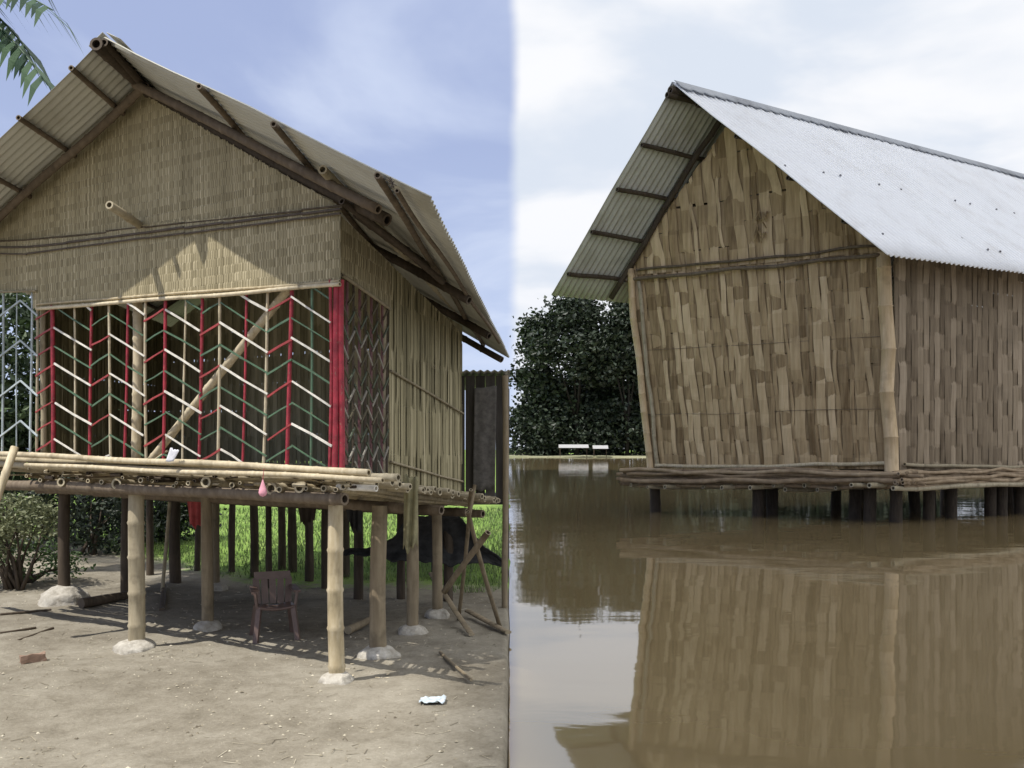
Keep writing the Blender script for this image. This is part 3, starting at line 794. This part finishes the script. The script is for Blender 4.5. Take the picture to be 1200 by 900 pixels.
# trestle of crossed sticks at right
tr = thing('trestle', 'crossed rough sticks propped up behind the right side of the house', 'trestle', GP(565, 728))
for a_, b_, r in ((U3(552, 574, 7.3), GP(538, 726), .016), (U3(548, 600, 7.3), GP(586, 736), .018), (U3(572, 624, 7.2), U3(522, 694, 7.6), .026), (U3(556, 568, 7.35), U3(550, 606, 7.35), .014)):
    bm = newbm(); add_pole(bm, a_, b_, r, node=0, seg=10, tone=.5); obj('stick', bm, 'post_wood', tr)
def log(name, label, cat, a_, b_, r, m, group=None, sq=1.):
    bm = newbm(); add_pole(bm, a_, b_, r, r * .85, node=0, seg=12, hollow=False, tone=.6, squash=sq); o = obj(name, bm, m, at=a_); tag(o, label, cat, group)
up = Vector((0, 0, 1))
log('plank', 'grey plank lying aslant on the ground by the crossed sticks', 'plank', GP(505, 700) + up * .25, GP(552, 748) + up * .02, .03, 'post_wood', None, .4)
log('plank', 'second rough plank lying on the ground at the shaded right edge', 'plank', GP(548, 722) + up * .05, GP(595, 744) + up * .03, .035, 'post_wood', None, .5)
log('log', 'short grey log lying behind the front corner post', 'log', GP(408, 745) + up * .04, GP(436, 735) + up * .06, .035, 'post_wood')
log('log', 'dark charred log lying behind the leftmost front post', 'log', GP(95, 712) + up * .04, GP(148, 703) + up * .05, .05, 'timber')
log('log', 'small dark stump of wood beside the middle post', 'log', GP(190, 716), GP(192, 690) + up * .03, .03, 'timber')
log('stick', 'thin crooked pale stick standing under the house', 'stick', GP(190, 694), U3(199, 588, 9.7), .020, 'bamboo_old')
log('stick', 'thin stick lying in the shade near the right edge', 'stick', GP(515, 768) + up * .02, GP(552, 800) + up * .015, .012, 'post_wood')
for i, (a_, b_) in enumerate((((0, 722), (60, 716)), ((0, 745), (42, 738)), ((62, 738), (20, 752)))):
    log('branch', ['long thin branch lying on the ground at the left edge', 'short branch on the left ground nearest the left edge', 'bent branch on the left ground in front of the concrete mound'][i], 'branch', GP(*a_) + up * .015, GP(*b_) + up * .015, .012, 'timber')
bm = newbm(); c = GP(38, 778)
add_box(bm, c + Vector((-.07, -.03, .035)), c + Vector((.06, .06, .04)), .075, .055); bmesh.ops.subdivide_edges(bm, edges=bm.edges[:], cuts=3, use_grid_fill=True)
for v in bm.verts: v.co += Vector((noise.noise(v.co * 25), noise.noise(v.co * 25 + up * 9), noise.noise(v.co * 25 + up * 4))) * .012
tag(obj('brick', bm, 'brick', at=c), 'worn brick lying on the bare ground at left', 'brick')
bm = newbm(); c = GP(507, 824)
add_sheet(bm, lambda u, v: c + Vector((-.075 + .15 * u, -.07 + .12 * v + .03 * u, .02 + .02 * noise.noise(Vector((u * 5, v * 5, 3))) * 1.5)), 10, 8)
o = obj('wrapper', bm, 'litter', at=c); solidify(o, .002); tag(o, 'crumpled pale blue wrapper on the ground near the water edge', 'litter')
for i in range(14):                                          # leaves and chips scattered in the sun
    c = GP(random.uniform(390, 470), random.uniform(765, 800))
    bm = newbm(); leafquad(bm, c + up * .012, .05, .9, up=0, aspect=.4)
    for v in bm.verts: v.co.z = gz(v.co.x, v.co.y) + .006 + random.random() * .006
    o = obj('wood_chip', bm, 'bamboo', at=c); solidify(o, .003); tag(o, 'small pale bamboo chip on the ground around the front corner post', 'wood chip', 'bamboo chips around the front corner post')

bm = newbm(); rnd = random.Random(9)
for _ in range(2600):
    D = rnd.uniform(4.0, 10.5); x = rnd.uniform(-.56 * D, -.05)
    if noise.noise(Vector((x * .9, D * .9, 7))) < rnd.uniform(-.5, .3): continue
    z = gz(x, D); r = rnd.uniform(.003, .010) * rnd.uniform(.5, 1.3); c = Vector((x, D, z + r * .2)); t_ = rnd.random(); a_ = rnd.random() * 6.28
    vs = [bm.verts.new(c + Vector((math.cos(a_ + q * 1.57) * r * rnd.uniform(.7, 1.6), math.sin(a_ + q * 1.57) * r, 0))) for q in range(4)]; tp = bm.verts.new(c + Vector((0, 0, r * .8)))
    for q in range(4): face(bm, (vs[q], vs[(q + 1) % 4], tp), t_)
for _ in range(700):
    D = rnd.uniform(4.0, 10.5); x = rnd.uniform(-.56 * D, -.05)
    if noise.noise(Vector((x * .8, D * .8, 17))) < rnd.uniform(-.3, .4): continue
    a_ = rnd.random() * 6.28; l = rnd.uniform(.02, .10); p = Vector((x, D, gz(x, D) + .003)); q = p + Vector((math.cos(a_) * l, math.sin(a_) * l, 0)); q.z = gz(q.x, q.y) + .006
    add_box(bm, p, q, .003, .002, tone=rnd.random())
o = obj('ground_litter', bm, 'crumb'); tag(o, 'small stones and straw scattered over the bare yard', 'ground litter', kind='stuff')

# --- shed behind
sh = thing('shed', 'dark plank shed on posts behind the right side of the stilt house', 'shed', (-.4, 10.9, 0))
def add_wallplanks(p0, p1, z0, z1, m, name):
    bm = newbm(); d = (p1 - p0); n = max(2, int(d.length / .11))
    for i in range(n):
        q = p0 + d * (i + .5) / n; add_box(bm, Vector((q.x, q.y, z0 + random.uniform(-.03, .01))), Vector((q.x, q.y, z1)), d.length / n * .93, .02, tone=random.random(), up=(0, -1, 0) if abs(d.x) > abs(d.y) else (1, 0, 0))
    return obj(name, bm, m, sh)
xl, xr, yf, yb = -1.6, -.075, 10.9, 13.2
zf, zt = .92, 2.36
add_wallplanks(Vector((xl, yf, 0)), Vector((xr, yf, 0)), zf, zt, 'shed_wood', 'wall')
add_wallplanks(Vector((xr, yf + .06, 0)), Vector((xr, yb, 0)), zf, zt, 'shed_wood', 'wall')
bm = newbm(); corrugated(bm, Vector((-.02, yf - .2, 2.40)), Vector((-1.75, yf - .2, 2.40)), Vector((-.06, yb + .2, 2.36)), Vector((-1.75, yb + .2, 2.36)), .08, .01, rows=3)
solidify(obj('roof', bm, 'tin', sh), .004)
bm = newbm()
for y_ in [yf + .1 + .3 * i for i in range(8)]: add_box(bm, Vector((xl, y_, .88)), Vector((xr, y_, .88)), .28, .03, up=(0, 0, 1))
obj('floor', bm, 'shed_wood', sh)
for x_, y_ in ((xr + .0, yf - .12), (-.9, yf), (xr, yb), (-1.5, yb), (-1.5, yf)):
    bm = newbm(); add_pole(bm, (x_, y_, -.03), (x_, y_, 2.36), .035, node=0, seg=10, tone=.4); obj('post', bm, 'shed_wood', sh)
bm = newbm(); add_pole(bm, GP(592, 712) , U3(592, 440, 8.9), .028, node=0, seg=12, tone=.6, hollow=False)
tag(obj('standing_pole', bm, 'post_wood', at=GP(592, 712)), 'bare upright pole at the water edge in front of the dark shed', 'pole')
cloth('dark_sheet', 'dark grey sheet hung on the front of the plank shed', 'cloth', (U3(556, 455, 10.8), U3(582, 452, 10.8), U3(554, 575, 10.8), U3(580, 574, 10.8)), 'greycloth', .008, waves=1.5)

# ================================================================== plants on the left
def bush(name, label, cat, c, blobs, n, size, m, seed, group=None, stems=5):
    rnd = random.Random(seed); t = thing(name, label, cat, c, group); c = Vector(c)
    bm = newbm(); crown(bm, [((c.x + b[0][0], c.y + b[0][1], c.z + b[0][2]), b[1]) for b in blobs], n, size, rnd); obj('foliage', bm, m, t)
    bm = newbm()
    for i in range(stems):
        b = rnd.choice(blobs); e = Vector((c.x + b[0][0] + rnd.uniform(-.6, .6) * b[1][0], c.y + b[0][1], c.z + b[0][2] + rnd.uniform(-.2, .4) * b[1][2]))
        s0 = Vector((c.x + rnd.uniform(-.1, .1) * (1 + b[1][0]), c.y + rnd.uniform(-.1, .1), c.z - .02)); m_ = s0.lerp(e, .5) + Vector((rnd.uniform(-.05, .05), 0, .05)); limb(bm, [s0, s0.lerp(m_, .6), m_, e], .018 * (1 + b[1][0]), .006, 6)
    obj('stems', bm, 'timber', t)
bush('shrub', 'pale leaved shrub beside the left end of the deck', 'shrub', GP(20, 690), [((-.05, 0, .78), (.38, .35, .22)), ((.2, .05, .72), (.22, .3, .2)), ((-.35, 0, .6), (.3, .3, .3))], 2600, .055, 'paleleaf', 11, stems=12)
bush('shrub', 'low dark green plant under the pale leaved shrub', 'shrub', GP(28, 684), [((0, .1, .25), (.42, .3, .25)), ((.35, .2, .15), (.2, .2, .15))], 1300, .05, 'leaf', 12)
for i, (px, D, hgt, wd) in enumerate(((100, 13.5, 1.5, 1.1), (150, 15, 1.7, 1.2), (60, 15.5, 2.2, 1.1), (195, 15.5, 1.2, .7))):
    p = U3(px, HZ, D); bush('shrub', ['dark shrub seen between the two left posts', 'wide dark shrub behind the left front post', 'tall dark shrub at the far left behind the deck', 'small dark shrub left of the green field'][i], 'shrub', (p.x, p.y, 0),
         [((0, 0, hgt * .55), (wd * .8, .6, hgt * .5)), ((.3, 0, hgt * .3), (wd * .7, .5, hgt * .3))], 2600, .09, 'darkleaf', 20 + i, 'shrubs behind the stilt house')
bush('small_tree', 'leafy green tree seen through the far left lattice', 'tree', (-7.9, 14.5, 0), [((0, 0, 2.6), (1.5, 1.2, 1.4)), ((.8, -.3, 1.6), (1.0, .8, .9)), ((-.9, 0, 1.8), (1, 1, 1))], 11000, .14, 'midleaf', 31, stems=8)
# palm
def palm():
    base = Vector((-8.0, 10.4, 0)); t = thing('palm_tree', 'palm with drooping fronds reaching in over the left end of the roof', 'palm tree', base)
    top = Vector((-6.9, 10.2, 6.2)); bm = newbm()
    limb(bm, [base + Vector((0, 0, -.05)), Vector((-7.9, 10.4, 1.5)), Vector((-7.6, 10.3, 3.4)), Vector((-7.2, 10.2, 5)), top], .17, .10, 12); obj('trunk', bm, 'post_wood', t)
    rnd = random.Random(4)
    def frond(end, lift, ln=.72, n=34):
        end = Vector(end); bm = newbm(); pts = []
        for k in range(n + 1):
            u = k / n; pts.append(top.lerp(end, u) + Vector((0, 0, lift * 4 * u * (1 - u))))
        limb(bm, pts, .025, .006, 6, .6)
        for k in range(3, n):
            d = (pts[k + 1] - pts[k - 1]).normalized() if k < n else (pts[k] - pts[k - 1]).normalized()
            sidev = d.cross(Vector((0, 0, 1))).normalized()
            for s in (-1, 1):
                l = ln * math.sin(min(1, .25 + k / n) * math.pi * .75) * rnd.uniform(.8, 1.1); w = .06
                p = pts[k]; dirv = (sidev * s * .75 + d * .6 + Vector((0, 0, -.35 + rnd.uniform(-.15, .1)))).normalized()
                pm = p + dirv * l * .5; pe = pm + (dirv + Vector((0, 0, -.75))).normalized() * l * .5
                wv = dirv.cross(sidev.cross(d)).normalized() * w * .5
                tn = rnd.random()
                a1_, a2_ = bm.verts.new(p - wv * .7), bm.verts.new(p + wv * .7); b1_, b2_ = bm.verts.new(pm - wv), bm.verts.new(pm + wv); e_ = bm.verts.new(pe)
                face(bm, (a1_, a2_, b2_, b1_), tn); face(bm, (b1_, b2_, e_), tn)
        obj('frond', bm, 'palmleaf', t)
    for px, py, D, lf in ((62, 12, 9.0, .32), (56, 100, 9.1, .5), (40, 70, 9.4, .5), (40, -24, 9.3, .4), (-60, 60, 8.5, .6), (40, -140, 10.5, .6), (-150, 160, 9, .7), (-300, 100, 10, .7), (-380, 0, 11, .7), (-250, -120, 12, .7), (-80, -150, 12, .7)):
        frond(U3(px, py, D), lf)
palm()
# grass
bm = newbm(); rnd = random.Random(5)
for _ in range(26000):
    y = 9.8 + 14 * rnd.random() ** 1.5; x = rnd.uniform(-.62 * y, -.03)
    if y < 10.4 + 1.1 * max(0, -(x + 2.6)) + noise.noise(Vector((x * 1.2, y * 1.2, 0))) * 1.2: continue
    if x > shore(y) - .05: continue
    h = rnd.uniform(.03, .09) * (1 + .4 * (y > 14)); w = .007 * (1 + (y - 10) * .1); a_ = rnd.random() * 6.28; dx, dy = math.cos(a_), math.sin(a_)
    p = Vector((x, y, 0)); lean = Vector((rnd.gauss(0, .3), rnd.gauss(0, .3), 1)) * h
    face(bm, (bm.verts.new(p + Vector((dx * w, dy * w, -.02))), bm.verts.new(p - Vector((dx * w, dy * w, .02))), bm.verts.new(p + lean)), rnd.random())
o = obj('grass', bm, 'grassblade'); tag(o, 'short green grass of the field behind the stilt house', 'grass', kind='stuff')

# ================================================================== RIGHT: bamboo house in the flood
def GW(px, py): return GP(px, py, WH, WZ)
c1 = GW(1047, 612); c0 = GW(761, 600)
FR = Wall(c0, c1); sdir = Vector((1.64, 1, 0)).normalized()
SR = Wall(c1, c1 + sdir)
H2 = thing('flooded_house', 'plaited bamboo house with white metal roof standing in brown flood water', 'house', (c0.x, c0.y, WZ))
aC = FR.ab(c1)[0]
# front wall, slightly flared to the left at the top
pTL = FR.pix(735, 322); pBL = FR.pix(762, 547); pTR = FR.pix(1034, 300); pBR = FR.pix(1047, 550); pAp = FR.pix(852, 143)
zb = pBL[1]; ztl = pTL[1]
slL = (pTL[0] - pBL[0]) / (pTL[1] - pBL[1]); slR = (pTR[0] - pBR[0]) / (pTR[1] - pBR[1])
def shear(z, a): f = min(1, max(0, a / aC)); return (z - zb) * (slL * (1 - f) + slR * f)
bandl = interp([(0, FR.pix(738, 321)[1]), (aC, FR.pix(1032, 293)[1])])
roofl = interp([(0, ztl + .05), (pAp[0] - shear(pAp[1], pAp[0]), pAp[1]), (aC, 6.15)])
botl = interp([(0, FR.pix(762, 548)[1]), (aC, FR.pix(1047, 550)[1])])
bm = newbm(); weave(bm, FR, lambda a: bandl(a) + .05, botl, 0, aC, .165, .33, .016, period=4, step=1, gap=.13, jit=.13, shear=shear, irr=.32, seed=41)
obj('front_wall', bm, 'plait', H2)
bm = newbm(); weave(bm, FR, roofl, lambda a: bandl(a) - .05, 0, aC, .20, .55, .016, off=.03, period=4, step=1, gap=.22, jit=.2, shear=shear, irr=.45, seed=42)
obj('gable_panel', bm, 'plait', H2)
botr = interp([SR.pix(1047, 551), SR.pix(1200, 552)]); topr = interp([(0, 6.05), (13, 5.75)])
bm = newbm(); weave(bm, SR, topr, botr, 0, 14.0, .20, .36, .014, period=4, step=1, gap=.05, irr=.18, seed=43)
obj('side_wall', bm, 'plait_shaded', H2)
# hidden walls close the room
K1 = c1 + sdir * 14.0; K0 = c0 + sdir * 14.0
for p, q, s in ((K1, K0, 44), (c0, K0, 45)):
    w_ = Wall(p, q); ln = (q - p).length
    if w_.ab(q)[0] < 0: w_.u = -w_.u
    bm = newbm(); weave(bm, w_, lambda a: 5.8, lambda a: 1.15, 0, ln, .3, .6, .016, period=3, gap=.06, seed=s); obj('side_wall' if s == 45 else 'back_wall', bm, 'plait', H2)
def rp(a_, b_, r, m, name, tone=.6, node=.5, seg=14, hollow=True, wob=.02):
    bm = newbm(); add_pole(bm, a_, b_, r, node=node, seg=seg, tone=tone, hollow=hollow, wob=wob); return obj(name, bm, m, H2)
rp(FR.at(1045, 556, .06), FR.at(1035, 296, .06), .145, 'tan_pole', 'corner_post', tone=.6, node=.9, seg=20)
rp(FR.at(763, 552, .10), FR.at(737, 316, .10), .085, 'tan_pole', 'corner_pole', tone=.6)
rp(FR.at(771, 550, .06), FR.at(748, 330, .06), .05, 'bamboo_old', 'corner_pole', tone=.6)
rp(FR.at(734, 328, .12), FR.at(1032, 299, .12), .042, 'bamboo_brown', 'band_rail', tone=.5)
rp(FR.at(745, 317, .10), FR.at(1031, 288, .10), .03, 'bamboo_brown', 'band_rail', tone=.3)
rp(FR.at(768, 547, .1), FR.at(1040, 544, .1), .045, 'bamboo', 'base_rail', tone=.7)
rp(SR.at(1060, 545, .1), SR.at(1290, 548, .1), .04, 'bamboo_old', 'base_rail', tone=.5)
for y0, y1 in ((410, 395), (487, 478)):
    rp(FR.at(755, y0, .03), FR.at(1040, y1, .03), .0055, 'bamboo_brown', 'tie_rail', node=0, hollow=False)
# deck
bm = newbm()
for k in range(15):
    x0 = 727 + random.uniform(-4, 12) if k % 3 else 727; x1 = random.uniform(1048, 1085); off = .12 + random.random() * .5; yy = 552 + (k % 5) * 3.6 + random.uniform(-1.5, 2)
    add_pole(bm, FR.at(x0, yy, off), FR.at(x1, yy + 3, off), random.uniform(.035, .055), seg=10, node=.6, wob=.03)
for k in range(14):
    yy = 553 + (k % 5) * 3.6; off = .12 + random.random() * .5; x0 = random.uniform(1042, 1062)
    add_pole(bm, SR.at(x0, yy + 2, off), SR.P(14.1, SR.at(x0, yy, off).z), random.uniform(.035, .055), seg=10, node=.6, wob=.03)
zdk = FR.at(900, 566, 0).z
for i in range(60):
    o_ = c0 + sdir * (.1 + 13.9 * i / 60) + Vector((0, 0, 0)); q = o_ + FR.u * aC; o_.z = zdk + .12; q.z = zdk + .12
    add_pole(bm, o_, q, .07, seg=8, node=.7, wob=.03)
obj('floor_deck', bm, 'deck_cane', H2)
for k in range(16):                                          # short joist ends poking out under the deck
    x = 740 + k * 20 + random.uniform(-6, 6); p = FR.at(x, 570 + random.uniform(-2, 4), .62 + random.uniform(-.3, .25))
    q = p + sdir * 12.5; rp(p, q, random.uniform(.04, .06), 'bamboo_old', 'joist', tone=random.uniform(.5, .8), seg=10, node=.8)
for wpx, t_, wl in ((768, 0, FR), (888, 0, FR), (905, .8, FR), (1002, .4, FR), (1019, 0, FR), (1050, 0, FR), (1088, 0, SR), (1115, 0, SR), (1160, 0, SR), (1196, 0, SR)):
    b0 = wl.at(wpx, 600, -.1 - t_); b0.z = -1.3; e0 = Vector((b0.x, b0.y, zdk + .05)); rp(b0, e0, .135, 'timber', 'post', tone=.1, node=0, hollow=False, wob=.01)
for i in range(3):
    for j in range(4):
        b0 = c0 + FR.u * aC * (j / 3) + sdir * (4 + 4 * i); rp(Vector((b0.x, b0.y, -1.3)), Vector((b0.x, b0.y, zdk + .05)), .13, 'timber', 'post', tone=.1, node=0, hollow=False)
# roof
QR0 = U3(789, 98, 21.3); QE0 = U3(1040, 299, 18.65); QL0 = U3(646, 346, 23.2)
LN = 15.6; QR1 = QR0 + sdir * LN; QE1 = QE0 + sdir * LN + up * .35; QL1 = QL0 + sdir * LN
# ridge height eased so that it meets the far end as seen
def qp(s, t, d=0, side='R'):
    c_, e_ = (QE0, QE1) if side == 'R' else (QL0, QL1)
    p = QR0.lerp(QR1, s).lerp(c_.lerp(e_, s), t); n = (c_ - QR0).cross(QR1 - QR0).normalized()
    if n.z < 0: n = -n
    return p - n * d
for side, (c_, e_) in (('R', (QE0, QE1)), ('L', (QL0, QL1))):
    bm = newbm(); corrugated(bm, QR0, QR1, c_, e_, .165, .024, rows=10, sag=.035)
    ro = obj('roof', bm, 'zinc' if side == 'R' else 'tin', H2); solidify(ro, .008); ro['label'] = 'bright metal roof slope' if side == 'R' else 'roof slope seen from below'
    if side == 'R':
        roofR = ro
for t, cnt in ((.50, 24), (.87, 30)):
    for k in range(cnt):
        if random.random() < .45: continue
        p = qp((k + .5 + random.uniform(-.3, .3)) / cnt, t + random.uniform(-.01, .01), -.03)
        bm = newbm(); n = (QE0 - QR0).cross(QR1 - QR0).normalized(); n = n if n.z > 0 else -n
        add_pole(bm, p - n * .01, p + n * .02, .028, .02, node=0, seg=8, hollow=False, wob=0); obj('roof_nail', bm, 'nail', roofR)
bm = newbm()                                                 # scalloped ridge cap
n_ = int(LN / .35)
for side in 'LR':
    add_sheet(bm, lambda u, v: qp(u, v * (.035 + .014 * abs(math.sin(u * n_ * math.pi))), -.05, side) + Vector((0, 0, .03 * (1 - v))), n_ * 8, 3)
rc = obj('ridge_cap', bm, 'zinc_ridge', H2); solidify(rc, .01)
rp(qp(-.004, 0, .05) + up * -.10, qp(.99, 0, .05) + up * -.10, .10, 'timber', 'ridge_pole', tone=.3)
rp(qp(-.006, .045, .10, 'L'), qp(.99, .045, .10, 'L'), .07, 'timber', 'purlin', tone=.3)
for t in (.27, .47, .68, .88): rp(qp(.003, t, .10, 'L'), qp(.99, t, .10, 'L'), .055, 'timber', 'purlin', tone=.35)
for t in (.1, .3, .55, .8): rp(qp(.012, t, .10), qp(.99, t, .10), .055, 'timber', 'purlin', tone=.35)
for s in (.103, .35, .65, .95):
    for side in 'LR': rp(qp(s, .02, .20, side), qp(s, .97 if side == 'L' else .90, .20, side), .07, 'timber', 'rafter', tone=.3)
bm = newbm()                                                 # broken reed opening in the gable
for _ in range(16):
    x, y = 893 + random.uniform(-7, 7), 262 + random.uniform(-16, 18); add_box(bm, FR.at(x, y, .09), FR.at(x + random.uniform(-5, 5), y + random.uniform(5, 12), .13), .05, .012, tone=random.random() * .5)
obj('loose_strips', bm, 'plait', H2)

# ---- far trees and small white things on the bank
def bigtree(px, D, y_top, wpx, label, seed, n=7000, gaps=True):
    rnd = random.Random(seed); c = U3(px, HZ, D); c.z = 0; h = (HZ - y_top) / FPX * D + CAMZ; w = wpx / FPX * D / 2
    t = thing('tree', label, 'tree', c, 'trees along the far bank')
    blobs = []
    for i in range(13):
        a_ = rnd.random() * 6.28; rr = rnd.uniform(.2, .75) * w; zz = h * rnd.uniform(.28, .84)
        if i < 4: zz = h * rnd.uniform(.10, .3)
        b = rnd.uniform(.24, .40) * w; blobs.append(((c.x + math.cos(a_) * rr, c.y + math.sin(a_) * rr * .6, zz), (b, b * .8, min(b * .62, h - zz))))
    blobs.append(((c.x, c.y, h * .87), (w * .45, w * .4, h * .12)))
    bm = newbm(); crown(bm, blobs, int(n * 1.6), D * .0052, rnd, .65, .35); obj('crown', bm, 'darkleaf', t)
    bm = newbm(); limb(bm, [c + up * -.3, c + up * h * .18, c + Vector((w * .05, 0, h * .4)), c + Vector((0, 0, h * .7))], w * .07, w * .025)
    for b in blobs[::2]: limb(bm, [c + up * h * .2, c.lerp(Vector(b[0]), .5) + up * h * .12, Vector(b[0])], w * .035, w * .01)
    obj('trunk', bm, 'dark_bark', t)
for px, D, yt, wp, lb, n in ((676, 200, 343, 110, 'tallest dark tree on the far bank, left of the flooded house', 8000), (631, 205, 372, 54, 'dark tree at the left end of the far bank', 4200),
                    (735, 198, 352, 80, 'dark tree on the far bank half hidden by the flooded house wall', 5200), (700, 206, 440, 120, 'low dark tree filling the gap under the tall crowns', 5000),
                    (640, 203, 450, 84, 'low spreading tree at the foot of the far left trees', 4200)):
    bigtree(px, D, yt, wp, lb, px, n)
bigtree(832, 200, 425, 150, 'low wide dark tree on the far bank behind the flooded house', 91, 6000)
for i in range(10):
    px = 776 if i == 9 else 800 + i * 62; bigtree(px, 205, 350 + random.uniform(-15, 25), 110, 'dark tree on the far bank behind the flooded house', px + 5, 8000)
# shaded undergrowth that closes the wood to the ground
bm = newbm(); rnd = random.Random(77)
blobs = [((U3(608 + k * 13, HZ, 201).x, 203 + rnd.uniform(-3, 5), 3.5 + rnd.uniform(-1, 2)), (3.2, 3, 5.5)) for k in range(55)]
crown(bm, blobs, 30000, .9, rnd, .6, .3); o = obj('undergrowth', bm, 'darkleaf'); tag(o, 'dark undergrowth along the far bank', 'undergrowth', kind='stuff')
def shelter(px0, px1, y0, y1, D, label):
    a_, b_ = U3(px0, y1, D), U3(px1, y1, D); zt = U3(px0, y0, D).z; t = thing('boat_shelter', label, 'shelter', ((a_.x + b_.x) / 2, D, 0), 'white shelters on the far bank')
    bm = newbm(); d = 2.5; t['label'] = label
    for x0, x1, zz0, zz1 in ((a_.x, b_.x, a_.z + .2, zt),):
        m0 = D + d / 2; vs = [bm.verts.new(v) for v in ((x0, D, zz0), (x1, D, zz0), (x1, m0, zz1), (x0, m0, zz1), (x0, D + d, zz0), (x1, D + d, zz0))]
        face(bm, vs[:4]); face(bm, (vs[3], vs[2], vs[5], vs[4]))
    solidify(obj('roof', bm, 'farwhite', t), .05)
    for x in (a_.x + .3, b_.x - .3):
        bm = newbm(); add_pole(bm, (x, D + 1.3, 0), (x, D + 1.3, a_.z + .6), .07, node=0, seg=8); obj('post', bm, 'timber', t)
shelter(655, 690, 521, 526, 191, 'long low white shelter on the far bank below the tall tree')
shelter(695, 713, 522, 527, 191, 'small white shelter on the far bank nearer the flooded house')
